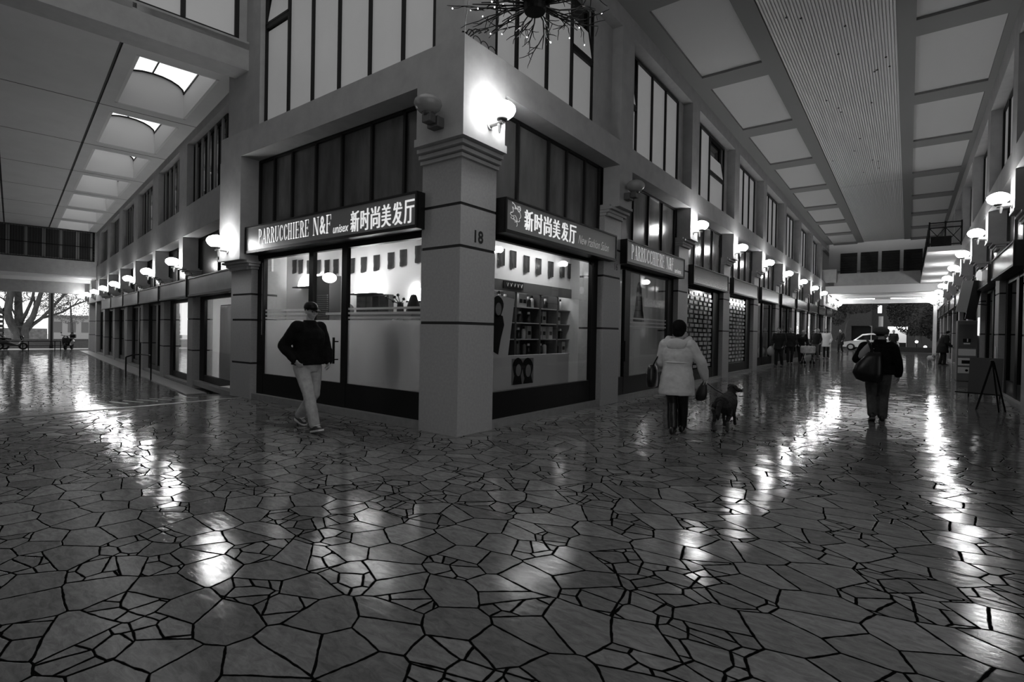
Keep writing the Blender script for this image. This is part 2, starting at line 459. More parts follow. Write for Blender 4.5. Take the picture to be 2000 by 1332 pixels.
for i in range(7):
    mb = MB(); s0 = 0.85 + 0.27 * i
    pts = []
    for t in (-2.6 - .08 * i, -.35):
        w = FP @ Vector((t, s0, 0)); pts.append((w.x, w.y, zramp(w.x) + 0.006))
    mb.bar(pts[0], pts[1], 0.035, 0.012)
    tag(obj('anti_slip_strip', mb, mat('worn_steel', 0.45, 0.3, metal=0.7)), '%s metal anti-slip strip on the ramp counting from the shopfronts' % ORD[i], 'anti-slip strip', 'anti-slip strips on the ramp')
mb = MB(); mb.box(0.1, 31.0, 0.0, 0.5, ZL - 0.02, ZL + 0.03)
structure('trim_2', mb, STEP, 'pale kerb strip in front of the left passage shops', FP)

# ---- right passage, near arcade
PIT = 4.28
SOFF, LTOP, RCEIL, BLK0 = 4.83, 5.31, 8.0, 4.06
def ublk(i): return (-0.24, 0.64) if i == 0 else (0.10 + PIT * i, 0.68 + PIT * i)
def shaft(i): return (0.0, 0.76) if i == 0 else (-0.06 + PIT * i, 0.70 + PIT * i)
def abox(mb, sg, a0, a1, v0, v1, z0, z1): mb.box(sg * a0, sg * a1, v0, v1, z0, z1)

mb = MB()
abox(mb, -1, 0.641, 46.5, -0.13, 0.24, SOFF, LTOP)
abox(mb, -1, 0.70, 37.4, -0.13, 0.24, 7.6, RCEIL + 0.3)
for i in range(1, 11):
    a0, a1 = ublk(i)
    if a0 < 37.4: abox(mb, -1, a0, a1, -0.13, 0.24, LTOP, 7.6)
structure('wall_right', mb, PLASTER, 'plastered upper wall of the right passage above the salon arcade', FR)
mb = MB()
abox(mb, 1, 0.641, 6.55, -0.13, 0.24, SOFF, LTOP)
abox(mb, 1, 0.57, 6.6, -0.13, 0.0, 9.3, 10.5)
abox(mb, 1, 5.28, 6.55, -0.13, 0.10, LTOP, 9.3)
abox(mb, 1, 5.28, 5.72, -0.13, 0.0, LTOP, 9.3)
structure('wall_left', mb, PLASTER, 'plastered upper wall above the salon front facing the crossing', FL)
mb = MB(); mb.box(-0.57, 0, 0, 0.69, LTOP - 0.02, 10.5); mb.box(-0.24, 0.24, -0.24, 0.64, BLK0, LTOP)
mb.box(-0.641, -0.24, -0.24, 0.24, BLK0, LTOP)
structure('wall_corner', mb, PLASTER, 'plastered corner block above the capital of the corner pillar')
mb = MB(); abox(mb, -1, 0.69, 4.3, -0.13, 0.0, 7.9, 10.5)
structure('wall_atrium', mb, PLASTER, None, FR)

# ---- pillars
def pillar(M, sg, a0, a1, zb, ztop, label, depth=0.55, cap=None, blk=None, grooves=(1.56, 2.62, 3.2), caph=0.24, soff=SOFF, plate=None, v_out=0.24, corner=False):
    """shaft of stone drums with dark joints, stepped capital, plain block up to the beam"""
    r = thing('pillar', label, 'pillar', M, 'stone arcade pillars')
    r['kind'] = 'structure'
    mb = MB(); jb = MB()
    zs = [zb] + [zb + g for g in grooves if zb + g < ztop - 0.1] + [ztop]
    for z0, z1 in zip(zs[:-1], zs[1:]):
        abox(mb, sg, a0, a1, -depth, 0.0, z0 + (0.02 if z0 > zb else 0), z1 - (0.02 if z1 < ztop else 0))
    for z in zs[1:-1]: abox(jb, sg, a0 + .008, a1 - .008, -depth, -0.008, z - 0.022, z + 0.022)
    obj('shaft', mb, STONE, r); obj('joint', jb, JOINT, r)
    if cap:
        mb = MB(); n = 4; c0, c1 = blk
        for i in range(n):
            f = (i + 1) / n; k = f if i < n - 1 else 1.0
            va = v_out * (k - 0.12)
            e = 0.035 * (i + 1)
            x0 = a0 + (c0 - a0) * k - (e if not corner else 0); x1 = a1 + (c1 - a1) * k + e
            if i == n - 1: x0 = c0 - (0.02 if not corner else 0); x1 = c1 + 0.02; va = v_out + 0.012
            abox(mb, sg, x0, x1, -0.3, va, ztop + caph * i / n + 0.008, ztop + caph * (i + 1) / n)
        abox(mb, sg, min(a0, c0) + .06, max(a1, c1) - .06, -0.25, v_out * .3, ztop, ztop + caph)
        obj('capital', mb, PLASTER, r)
        if not corner:
            mb = MB(); abox(mb, sg, c0, c1, -0.13, v_out, ztop + caph, soff)
            obj('pier_block', mb, PLASTER, r)
    return r

# corner pillar: square, capital stepping out on both faces
r = thing('pillar', 'square stone corner pillar of the salon between its two shop windows, numbered 18', 'pillar', None, 'stone arcade pillars', 'structure')
mb = MB(); jb = MB(); zs = [0, 1.56, 2.62, 3.2, 3.82]
for z0, z1 in zip(zs[:-1], zs[1:]):
    mb.box(-0.76, 0, 0, 0.76, z0 + (.02 if z0 > 0 else 0), z1 - (.02 if z1 < 3.8 else 0))
for z in zs[1:-1]: jb.box(-0.752, -0.008, 0.008, 0.752, z - .022, z + .022)
obj('shaft', mb, STONE, r); obj('joint', jb, JOINT, r)
mb = MB()
for i, (e, z0, z1) in enumerate(((0.05, 3.82, 3.87), (0.105, 3.88, 3.935), (0.165, 3.945, 4.0), (0.25, 4.005, BLK0 + 0.05))):
    k = e / 0.24
    mb.box(-0.76 + 0.10 * k - .02, e, -e, 0.76 - 0.10 * k + .02, z0, z1)
obj('capital', mb, PLASTER, r)
mb = MB(); font_word(mb, '18', 0.29, 0.48, 2.70, 2.88, lambda x, z, d: (d, x, z), 0.004, offset=0.03)
obj('house_number', mb, JOINT, r)

for i in range(1, 11):
    a0, a1 = shaft(i); zb = zr(a0)
    if a1 > 46: continue
    r = pillar(FR, -1, a0, a1, zb, 3.82, '%s stone pillar past the corner pillar along the salon side of the right passage' % ORD[i - 1], cap=True, blk=ublk(i))
    if i == 1:
        mb = MB(); font_word(mb, '16', 4.70, 4.84, 2.78, 2.92, lambda x, z, d: (-x, d, z), 0.004)
        obj('house_number', mb, JOINT, r)
# pier at the left end of the salon front
pillar(FL, 1, 5.70, 6.50, 0.0, 2.62, 'stone pier at the left end of the salon front under a lit lamp', cap=True, blk=(5.70, 6.58), grooves=(0.72, 1.60, 2.12), caph=0.22)
mb = MB(); mb.box(-6.55, -6.49, 0.0, 1.2, 0, 8.0)
structure('wall_return', mb, PLASTER)

# ---- ceiling of the right passage
mb = MB(); Y0, Y1 = 1.2, 37.4
for x0, x1 in ((0.24, 0.6), (2.0, 2.38), (4.58, 4.905), (6.37, 6.52)): mb.box(x0, x1, Y0, Y1, 7.96, 8.2)
k = 0
for k in range(9):
    y = 4.45 + 4.13 * k
    for x0, x1 in ((0.6, 2.0), (4.905, 6.37)): mb.box(x0, x1, y - 0.36, y + 0.36, 7.96, 8.2)
structure('ceiling_beams', mb, CEILB, 'grey grid of ceiling beams over the right passage')
mb = MB()
for x0, x1 in ((0.6, 2.0), (4.905, 6.37)): mb.box(x0, x1, Y0, Y1, 8.02, 8.12)
structure('ceiling', mb, mat('square_panel', .52, .8), 'pale square ceiling panels over the right passage')
mb = MB(); n = 38; w = 2.2 / n; pr = []
for i in range(n):
    x = 2.38 + w * i
    pr += [(x, 8.02), (x + 0.28 * w, 8.02), (x + 0.33 * w, 7.985), (x + 0.95 * w, 7.985)]
pr.append((4.58, 8.02))
segs = [1.2, 21.5, 21.515, 37.4]
for y0, y1 in ((1.2, 21.5), (21.52, 37.4)):
    for (x0, z0), (x1, z1) in zip(pr[:-1], pr[1:]): mb.poly([(x0, y0, z0), (x0, y1, z0), (x1, y1, z1), (x1, y0, z1)])
structure('ceiling_slats', mb, mat('ceiling_slat', 0.70, 0.7), 'ribbed band of narrow slats along the middle of the right ceiling')
rng = random.Random(3)
mb = MB()
for i in range(24):
    x = 2.5 + rng.random() * 1.9; y = 5 + rng.random() ** 1.5 * 16
    mb.box(x, x + 0.045, y, y + 0.05, 7.978, 7.99)
structure('ceiling_marks', mb, DARKF, 'small dark gaps in the slatted ceiling')

# ---- end of the right passage: bridge, portal
mb = MB()
mb.box(0.24, 6.51, 38.6, 38.8, 5.0, 8.2)
structure('wall_bridge', mb, mat('bridge_plaster', 0.30, 0.8), 'plastered back wall of the bridge across the right passage')
mb = MB(); mb.box(0.75, 5.45, 37.0, 37.2, 5.02, 5.86); mb.box(0.0, 0.9, 36.7, 37.3, 5.25, 6.15)
structure('parapet_wall', mb, PLASTER, 'plain parapet of the bridge across the right passage')
mb = MB(); mb.box(0.24, 6.51, 37.0, 46.5, 4.62, 5.02); mb.box(0.24, 6.51, 37.0, 37.6, 4.5, 4.62)
mb.box(0.24, 6.51, 41, 41.4, 4.45, 4.62); mb.box(0.24, 6.51, 46.1, 46.5, 4.3, 4.62)
structure('ceiling_bridge', mb, mat('lamplit_soffit', .8, .7), 'lamplit pale underside of the bridge at the end of the right passage')  # lamplight on the soffit is put into its lighter tone
for i in range(2):
    t = thing('tube_light', 'lit tube lamp fixed under the bridge near the street, %s from the left' % ORD[i], 'tube lamp', T(1.9 + 2.8 * i, 43.5, 4.55))
    mb = MB(); mb.box(-.9, .9, -.05, .05, -.06, -.02); obj('tube', mb, mat('lit_tube', .8, .5, emit=16.0), t)
    mb = MB(); mb.box(-.95, .95, -.07, .07, -.02, .06); obj('housing', mb, CEILP, t)
for i in range(4):
    x0 = 0.95 + 1.2 * i
    w = thing('window_%d' % (60 + i), '%s dark square window from the left above the bridge parapet' % ORD[i], None, None, None, 'structure')
    mb = MB(); mb.box(x0, x0 + 1.0, 38.56, 38.62, 5.9, 7.45); obj('pane', mb, BLKG, w)
    mb = MB()
    for j in range(9): mb.box(x0, x0 + 1.0, 38.53, 38.56, 5.95 + .17 * j, 5.98 + .17 * j)
    obj('grille', mb, DARKF, w)
mb = MB(); mb.bar((0.9, 37.05, 6.0), (5.45, 37.05, 6.0), .04, .04); mb.bar((2.3, 37.05, 5.86), (2.3, 37.05, 6.0), .03, .03); mb.bar((4.0, 37.05, 5.86), (4.0, 37.05, 6.0), .03, .03)
tag(obj('bridge_handrail', mb, BLACK), 'thin dark handrail along the bridge parapet', 'handrail')
mb = MB(); mb.box(5.45, 6.6, 21.8, 37.0, 5.0, 5.2)
structure('terrace_slab', mb, CEILP, 'pale slab of the raised terrace jutting over the far arcade')
r = thing('terrace_railing', 'dark wrought railing of the terrace jutting over the far arcade', 'railing')
mb = MB(); y = 21.85
for z in (5.28, 5.95, 6.15): mb.bar((5.5, y, z), (6.5, y, z), .04, .04); mb.bar((5.5, y, z), (5.5, 37, z), .04, .04)
for x in (5.5, 6.0, 6.5): mb.bar((x, y, 5.2), (x, y, 6.2), .05, .05)
for i in range(1, 9): mb.bar((5.5, y + 1.85 * i, 5.2), (5.5, y + 1.85 * i, 6.2), .05, .05)
obj('rail', mb, BLACK, r)
mb = MB()
for x in (5.5, 6.0):
    mb.bar((x, y, 5.28), (x + .5, y, 5.95), .025, .025); mb.bar((x + .5, y, 5.28), (x, y, 5.95), .025, .025)
for i in range(0, 8):
    y0 = y + 1.85 * i; mb.bar((5.5, y0, 5.28), (5.5, y0 + 1.85, 5.95), .025, .025); mb.bar((5.5, y0, 5.95), (5.5, y0 + 1.85, 5.28), .025, .025)
obj('cross_bars', mb, BLACK, r)
mb = MB(); mb.box(5.55, 6.2, 21.95, 22.4, 5.2, 5.62)
tag(obj('planter_box', mb, BLACK), 'dark planter trough behind the terrace railing', 'planter')

# ---- far arcade of the right passage
def fc(i): return 9.12 + 4.35 * i
mb = MB()
abox(mb, 1, 2.0, 46.5, -0.13, 0.24, SOFF, LTOP); abox(mb, 1, 2.0, 37.4, -0.13, 0.24, 7.45, RCEIL + .3)
for i in range(-1, 7): abox(mb, 1, fc(i) - 0.3, fc(i) + 0.3, -0.13, 0.24, LTOP, 7.45)
structure('wall_far', mb, PLASTER, 'plastered upper wall of the right passage above the far arcade', FF)
for i in range(0, 9):
    pillar(FF, 1, fc(i) - .38, fc(i) + .38, zr(fc(i)), 3.82, '%s stone pillar along the far arcade counting from the easel' % ORD[i], cap=True, blk=(fc(i) - .29, fc(i) + .29))

# ---- left passage
LSO, LLT, LCE, LV = 4.10, 4.93, 6.98, 0.28
def lp(k): return (1.8 + 4.13 * k, 2.42 + 4.13 * k)
mb = MB()
mb.box(-4.0, 23.9, -0.13, LV, LSO, LLT)
mb.box(-4.6, 23.9, -0.13, LV, 6.75, LCE + .3)
for k in range(0, 6): mb.box(1.4 + 4.13 * k, 2.35 + 4.13 * k, -0.13, LV, LLT, 6.75)
structure('wall_passage', mb, PLASTER, 'plastered upper wall of the left passage above its shops', FP)
for k in range(-1, 8):
    a0, a1 = lp(k)
    if k == -1: continue
    pillar(FP, 1, a0, a1, ZL, 3.0, '%s stone pillar past the pier along the left passage' % ORD[k], cap=True, blk=(a0, a1 - .12), grooves=(1.15, 2.1), caph=0.2, soff=LSO if k < 6 else 4.25, v_out=LV)
# ceiling with skylight wells
mb = MB(); S0, S1 = 0.67, 2.08
wells = [(-3.1 + 3.98 * k, -0.02 + 3.98 * k) for k in range(7)]
def cpiece(*q):
    m_ = MB(); m_.box(*q); structure('ceiling_passage', m_, CEILP, 'plain ceiling panel of the left passage beside the skylights', FP)
wells = [(-3.1 + 3.98 * k, -0.02 + 3.98 * k) for k in range(7)]
cpiece(-5.0, 24, 0.24, S0 - .06, LCE, LCE + .12); cpiece(-5.0, 24, S1 + .06, 2.40, LCE, LCE + .12)
e = -5.0
for a, b in wells:
    cpiece(e, a - .06, S0 - .06, S1 + .06, LCE, LCE + .12); e = b + .06
cpiece(e, 24.0, S0 - .06, S1 + .06, LCE, LCE + .12)
cpiece(-5.0, 24, 2.46, 4.26, LCE, LCE + .12); cpiece(-5, 24, 4.32, 6.6, LCE, LCE + .12)
mb = MB(); mb.box(-5, 24, 2.40, 2.46, LCE + .03, LCE + .12); mb.box(-5, 24, 4.26, 4.32, LCE + .03, LCE + .12)
for k in range(7): mb.box(0.40 + 3.98 * k, 0.425 + 3.98 * k, 0.28, 6.6, LCE - 0.004, LCE + 0.01)
structure('ceiling_joints', mb, JOINT, 'dark joints between the ceiling panels of the left passage', FP)
for k, (a, b) in enumerate(wells):
    w = thing('skylight', '%s skylight well from the entrance beam in the left passage ceiling' % ORD[k], 'skylight', FP, 'skylight wells')
    H = 0.65; z0, z1 = LCE + .001, LCE + H
    mb = MB()
    mb.box(a, b, S0 - .06, S0, z0, z1); mb.box(a, b, S1, S1 + .06, z0, z1)
    n = 10; cx = (S0 + S1) / 2; hw = (S1 - S0) / 2; rise = 0.3
    arc = [(cx - hw * math.cos(PI * i / n), z1 + rise * math.sin(PI * i / n)) for i in range(n + 1)]
    for t in (a - .06, b):
        mb.prism([(S0, z0), (S1, z0)] + list(reversed(arc)), t, t + .06, lambda x, y, d: (d, x, y))
    obj('well_wall', mb, mat('well_plaster', 0.72, 0.8), w)
    mb = MB()
    for t in (a + .02, (a + b) / 2, b - .02): mb.tube([(t, x, z) for x, z in arc], 0.022, 6)
    mb.bar((a, cx, z1 + rise), (b, cx, z1 + rise), .03, .03); mb.bar((a, S0, z1), (b, S0, z1), .04, .04); mb.bar((a, S1, z1), (b, S1, z1), .04, .04)
    obj('glazing_bar', mb, DARKF, w)
    mb = MB()
    for (x0, q0_), (x1, q1_) in zip(arc[:-1], arc[1:]): mb.poly([(a, x0, q0_ + .03), (b, x0, q0_ + .03), (b, x1, q1_ + .03), (a, x1, q1_ + .03)])
    obj('glass', mb, glass_mat('skylight_glass', 0.95), w)
# entrance beam and clerestory
mb = MB(); mb.box(-5.0, -4.45, 0.25, 6.6, 6.57, 7.14)
structure('beam', mb, PLASTER, 'deep plastered beam across the mouth of the left passage', FP)
mb = MB(); mb.box(-4.94, -4.80, 0.2, 6.6, 8.6, 10.5); mb.box(-4.9, -4.6, 0.0, 0.74, 7.1, 10.5)
structure('wall_clerestory', mb, PLASTER, None, FP)
# bridge at the far end of the left passage
BT = 24.0
mb = MB(); mb.box(BT, BT + .25, 0.0, 6.6, 4.32, 5.22); mb.box(BT, BT + .3, 0.0, 0.42, 5.22, 7.1); mb.box(BT, BT + .25, 0.0, 6.6, 6.93, 7.2)
mb.box(31.4, 31.9, -.1, 6.6, 3.55, 4.32)
structure('wall_end', mb, PLASTER, 'plastered bridge across the far end of the left passage', FP)
mb = MB(); mb.box(BT + .25, 32.0, -0.1, 6.6, 4.32, 4.5); mb.box(27.5, 27.8, -.1, 6.6, 4.1, 4.32)
structure('ceiling_low', mb, mat('lamplit_soffit', .8, .7), 'lamplit low soffit under the bridge of the left passage', FP)  # whiter than the plaster to carry the lamplight from below
mb = MB(); mb.box(24.2, 31.9, -0.13, 0.05, 2.9, 4.32)
structure('wall_passage_low', mb, PLASTER, None, FP)
mb = MB(); mb.box(-5, 32, 6.6, 6.8, ZL - .05, 7.2)  # out of view, built to block the sky
structure('wall_opposite', mb, PLASTER, 'plain unseen wall on the far side of the left passage', FP)

# ---- unseen roof over the crossing, its opening shaped to limit the sky light
mb = MB()
for q in ((-7, 12, 2.0, 3.0), (-7, 12, -14, -6.0), (-7, -4.0, -6.0, 2.0), (4.0, 12, -6.0, 2.0)):
    mb.box(q[0], q[1], q[2], q[3], 10.5, 10.7)
structure('ceiling_unseen', mb, CEILP, None)
mb = MB(); mb.box(6.75, 7.0, 0.2, 4.4, 0, 10.5); mb.box(-7, 12, -14.2, -14, 0, 10.7); mb.box(-7.2, -7, -14, -9.5, 0, 10.7)  # out of view; south wall added to keep light off the left face
structure('wall_unseen', mb, PLASTER, None)
# ================================================================== WINDOWS
WN = [0]
def window(M, sg, divs, z0, z1, v, label, pane=None, hopper=None, fins=0, frame=0.05, outer=0.06):
    """mullioned window; divs = mullion positions including both ends"""
    WN[0] += 1
    w = thing('window_%d' % WN[0], label, None, M, None, 'structure')
    mb = MB()
    for a in divs:
        f = frame / 2
        abox(mb, sg, a - f, a + f, v - .02, v + .035, z0, z1)
    abox(mb, sg, divs[0], divs[-1], v - .02, v + .035, z0, z0 + outer); abox(mb, sg, divs[0], divs[-1], v - .02, v + .035, z1 - outer, z1)
    if hopper is not None:
        a0, a1 = divs[hopper], divs[hopper + 1]; ha = (a0, a1); zh = z0 + (z1 - z0) * 0.52
        abox(mb, sg, a0, a1, v - .02, v + .035, zh - .05, zh + .03)
    obj('window_frame', mb, DARKF, w)
    mb = MB()
    for i, (a0, a1) in enumerate(zip(divs[:-1], divs[1:])):
        top = z0 + (z1 - z0) * .5 if i == hopper else z1 - outer / 2
        abox(mb, sg, a0, a1, v - .03, v - .012, z0 + .02, top)
    obj('pane', mb, pane or FROST, w)
    if hopper is not None:
        a0, a1 = ha
        mb = MB(); abox(mb, sg, a0, a1, v - .09, v - .07, zh, z1)
        obj('dark_gap', mb, BLKG, w)
        Mh = T(0, v, zh + .02) @ Matrix.Rotation(math.radians(9), 4, 'X')
        mb = MB(); e = .035
        for q in ((a0, a0 + e), (a1 - e, a1)): mb.box(sg * q[0], sg * q[1], 0, .04, 0, z1 - zh - .12, Mh)
        mb.box(sg * a0, sg * a1, 0, .04, 0, .05, Mh); mb.box(sg * a0, sg * a1, 0, .04, z1 - zh - .17, z1 - zh - .12, Mh)
        c = obj('open_casement', mb, DARKF, w)
        mb = MB(); mb.box(sg * (a0 + e), sg * (a1 - e), .01, .025, .05, z1 - zh - .16, Mh)
        obj('pane', mb, pane or FROST, c)
    if fins:
        mb = MB()
        for i in range(fins):
            a = divs[0] + (divs[-1] - divs[0]) * (i + .5) / fins
            abox(mb, sg, a - .07, a + .07, v + .02, v + .055, z0 + .03, z1 - .03)
        obj('fin', mb, mat('grey_fin', 0.22, 0.6), w)
    return w

# salon left front, upper storey
window(FL, 1, [0.57, 1.25, 2.04, 2.86, 3.65, 4.44, 5.26], LTOP - .1, 9.3, -0.03, 'tall pale lit window with narrow panes above the salon front on the left face', hopper=5, outer=.05)
# near arcade, upper storey
window(FR, -1, [0.70, 1.22, 2.06, 2.86, 3.62], LTOP - .1, 7.85, -0.03, 'pale lit window beside the upper corner above the right-hand salon window', hopper=3)
mb = MB(); abox(mb, -1, 3.62, 4.40, -0.13, 0.02, LTOP - .1, 7.9)
structure('wall_pier', mb, PLASTER, None, FR)
for i in range(1, 9):
    a0, a1 = ublk(i)[1], ublk(i + 1)[0]
    a1 = min(a1, 37.3); n = 4; gap = 0.42
    d = [a0 + (a1 - gap - a0) * q for q in (0.0, .21, .48, .74, 1.0)] if i != 2 else [a0 + (a1 - gap - a0) * q for q in (0, .27, .54, 1.0)]
    window(FR, -1, d, LTOP - .1, 7.55, -0.03, 'pale lit upper window over the %s bay past the salon corner' % ORD[i], hopper=0 if i != 2 else 2)
    mb = MB(); abox(mb, -1, a1 - gap, a1, -0.13, -0.01, LTOP - .1, 7.6); structure('wall_pier', mb, PLASTER, None, FR)
# transoms over the signs
window(FL, 1, [0.80, 1.31, 2.10, 2.90, 3.68, 4.46, 5.10, 5.66], 3.34, SOFF - .02, -0.15, 'dark curtained transom over the left salon sign', DARKG, outer=.04)
window(FR, -1, [0.78, 1.45, 2.35, 2.95, 3.62, 4.20], 3.34, SOFF - .02, -0.15, 'dark curtained transom over the salon sign right of the corner pillar', DARKG, outer=.04)
for i in range(1, 10):
    a0, a1 = shaft(i)[1] + .02, shaft(i + 1)[0] - .02
    window(FR, -1, [a0 + (a1 - a0) * q / 4 for q in range(5)], 3.34 + zr(a0) * .5, SOFF - .02, -0.15, 'dark transom over the sign of the %s bay past the salon corner' % ORD[i], DARKG, outer=.04)
# far arcade
for i in range(-1, 7):
    a0, a1 = fc(i) + .3, fc(i + 1) - .3
    window(FF, 1, [a0 + (a1 - a0) * q for q in (0, .25, .5, .75, 1)], LTOP - .05, 7.4, -0.03, 'pale upper window over the %s bay of the far arcade' % ORD[i + 1])
for i in range(-1, 8):
    a0, a1 = fc(i) + .38, fc(i + 1) - .38
    window(FF, 1, [a0 + (a1 - a0) * q / 3 for q in range(4)], 3.5, SOFF - .02, -0.15, 'dark transom over the %s bay of the far arcade' % ORD[i + 1], DARKG, outer=.04)
# left passage
for k in range(0, 6):
    a0, a1 = (-1.9, 1.4) if k == 0 else (2.35 + 4.13 * (k - 1), 1.4 + 4.13 * k)
    window(FP, 1, [a0, a1 - .05], LLT - .05, 6.75, 0.08, 'dark upper window with grey upright fins, %s from the pier in the left passage' % ORD[k], BLKG, fins=5)
for k in range(0, 6):
    a0, a1 = (-4.0, 1.8) if k == 0 else (lp(k - 1)[1], lp(k)[0])
    window(FP, 1, [a0 + (a1 - a0) * q / 3 for q in range(4)], 2.85, LSO - .02, -0.2, 'dark transom over the %s shop sign from the pier in the left passage' % ORD[k], mat('grey_transom', 0.10, 0.25, noise=0.3, nscale=1.0), outer=.04)
w = window(FP @ T(-4.88, 0, 0) @ Matrix.Rotation(PI / 2, 4, 'Z'), 1, [0.76, 1.68, 2.6, 3.5, 4.4, 5.3, 6.2], 7.14, 8.6, 0.0, 'pale lit clerestory above the beam at the mouth of the left passage', outer=.07, frame=.08)
w = window(FP @ T(BT + .12, 0, 0) @ Matrix.Rotation(PI / 2, 4, 'Z'), 1, [0.5, 1.15, 1.9, 2.65, 3.4, 4.15, 4.9, 5.65], 5.25, 6.95, 0.0, 'dark barred window band on the bridge at the end of the left passage', mat('dark_blind', .02, .5, noise=.7, nscale=9, stretch=(6, 6, .1)), frame=.16, outer=.05)
for o in w.children:
    if o.name.startswith('window_frame'): o.data.materials[0] = mat('grey_mullion', .22, .6)
mb = MB()
for i in range(46): mb.box(.45 + .115 * i, .465 + .115 * i, .07, .09, 5.25, 6.95)
mb.box(.42, 5.8, .08, .11, 6.02, 6.06); mb.box(.36, .44, .0, .12, 5.2, 7.0); mb.box(.36, 5.8, 0, .12, 5.2, 5.25); mb.box(.36, 5.8, 0, .12, 6.93, 6.98)
obj('bar_grille', mb, BLACK, w)

# ================================================================== WALL LAMPS
def make_lamp(lit, label):
    """local: wall behind at y=0, lamp sticks out along +y"""
    r = thing('wall_lamp', label, 'wall lamp', None, 'globe wall lamps')
    mb = MB()
    if lit:
        mb.tube([(0, 0, -.15), (0, .20, -.15), (0, .235, -.15)], .042, 14); mb.lathe([(.012, -.30), (.03, -.2), (.035, -.15)], (0, .17, 0), 12); mb.lathe([(.07, 0), (.07, .02)], (0, 0, -.15), 14, Matrix.Rotation(-PI / 2, 3, 'X'))
        obj('bracket', mb, BRACKP, r, smooth=False)
    else:
        mb.box(-.10, .10, 0.0, .13, -.27, -.13); mb.box(-.075, .075, .13, .25, -.235, -.12)
        bevel(obj('bracket', mb, BRACK, r), .012)
    mb = MB(); mb.lathe([(.05, -.15), (.075, -.13), (.085, -.10)], (0, .21, 0), 16)
    obj('collar', mb, BRACK, r, smooth=True)
    prof = [(.06, -.115), (.11, -.10), (.16, -.055), (.185, 0.0), (.175, .045), (.135, .085), (.07, .115), (.0, .125)]
    mb = MB(); mb.lathe(prof, (0, .21, 0), 24)
    obj('lamp_shade', mb, LAMP_ON if lit else LAMP_OFF, r, smooth=True)
    mb = MB(); mb.lathe([(.0, .14), (.035, .135), (.04, .12), (.0, .118)], (0, .21, 0), 12)
    obj('cap', mb, BRACK, r)
    return r
LAMPS = {True: None, False: None}
def lamp(M, a, v, z, sg, lit, label):
    Mm = M @ T(sg * a, v, z)
    if LAMPS[lit] is None:
        LAMPS[lit] = make_lamp(lit, label); LAMPS[lit].matrix_basis = Mm
    else: dup(LAMPS[lit], Mm, label)
lamp(FL, 0.20, 0.24, 4.42, 1, False, 'unlit globe wall lamp on the left face of the corner block')
lamp(FR, 0.30, 0.24, 4.45, -1, True, 'lit globe wall lamp on the right face of the corner block')
lamp(FR, 4.66, 0.24, 4.44, -1, False, 'unlit globe wall lamp on the first pillar past the salon corner')
for i in range(2, 11):
    lamp(FR, PIT * i + .33, 0.24, 4.38 if i < 9 else 4.2, -1, True, 'lit globe wall lamp over the %s pillar past the corner on the salon side' % ORD[i - 1])
for i in range(0, 9):
    lamp(FF, fc(i), 0.24, 4.33 if i < 7 else 4.2, 1, True, 'lit globe wall lamp over the %s pillar of the far arcade' % ORD[i])
for j, y in enumerate((38.9, 41.0, 45.4)):
    lamp(FR, y, 0.10, 4.2, -1, True, 'lit globe wall lamp under the bridge on the salon side, %s toward the street' % ORD[j])
    lamp(FF, y, 0.10, 4.2, 1, True, 'lit globe wall lamp under the bridge on the far arcade side, %s toward the street' % ORD[j])
mb = MB(); abox(mb, -1, 37.4, 46.5, -.13, .10, 3.75, 4.62); structure('wall_bridge_side', mb, PLASTER, None, FR)
mb = MB(); abox(mb, 1, 37.4, 46.5, -.13, .10, 3.75, 4.62); structure('wall_bridge_side', mb, PLASTER, None, FF)
lamp(FL, 6.22, 0.24, 3.16, 1, True, 'lit globe wall lamp on the pier at the left end of the salon')
for k in range(0, 8):
    lamp(FP, lp(k)[0] + .25, LV, 3.36, 1, True, 'lit globe wall lamp over the %s pillar past the pier in the left passage' % ORD[k])

# ================================================================== SHOP SIGNS
def sign(M, sg, a0, a1, z0, z1, v, label, words=None, panel=SIGNP, depth=.25, name='shop_sign', lettermat=None):
    r = thing(name, label, 'shop sign', M, None)
    mb = MB()
    abox(mb, sg, a0, a1, v - depth, v - .012, z0 - .05, z1 + .03); abox(mb, sg, a0, a1, v - .02, v + .015, z1, z1 + .03); abox(mb, sg, a0, a1, v - .02, v + .015, z0 - .05, z0)
    abox(mb, sg, a0, a0 + .03, v - .02, v + .015, z0, z1); abox(mb, sg, a1 - .03, a1, v - .02, v + .015, z0, z1)
    obj('casing', mb, DARKF, r)
    mb = MB(); abox(mb, sg, a0 + .03, a1 - .03, v - .02, v, z0, z1)
    obj('sign_panel', mb, panel, r)
    if words:
        mb = MB(); words(mb); obj('lettering', mb, lettermat or LETTER, r)
    return r

def w1(mb):
    pl = lambda x, z, d: (-x, d, z)
    d = .155
    def B(x): return x
    serif_word(mb, 'PARRUCCHIERE', -5.14, -3.40, 3.045, 3.335, pl, d)
    serif_word(mb, 'N&F', -3.30, -2.74, 3.04, 3.345, pl, d)
    font_word(mb, 'unisex', -2.71, -2.29, 3.02, 3.15, pl, d, .25, .012)
    for i, c in enumerate('新时尚美发厅'):
        x = -2.24 + .253 * i; font_word(mb, c, x, x + .225, 2.99, 3.325, pl, d, 0, .0, .010)
sign(FL, 1, 0.70, 5.66, 2.955, 3.40, 0.15, 'long grey shop sign reading PARRUCCHIERE N&F unisex on the left salon face', w1)
def w2(mb):
    pl = lambda x, z, d: (-x, d, z); d = .155
    for i, c in enumerate('新时尚美发厅'):
        x = 1.27 + .268 * i; font_word(mb, c, x, x + .238, 3.03, 3.345, pl, d, 0, .0, .010)
sign(FR, -1, 0.80, 4.46, 2.965, 3.405, 0.15, 'grey shop sign with Chinese characters and a script line, right of the corner pillar', w2)
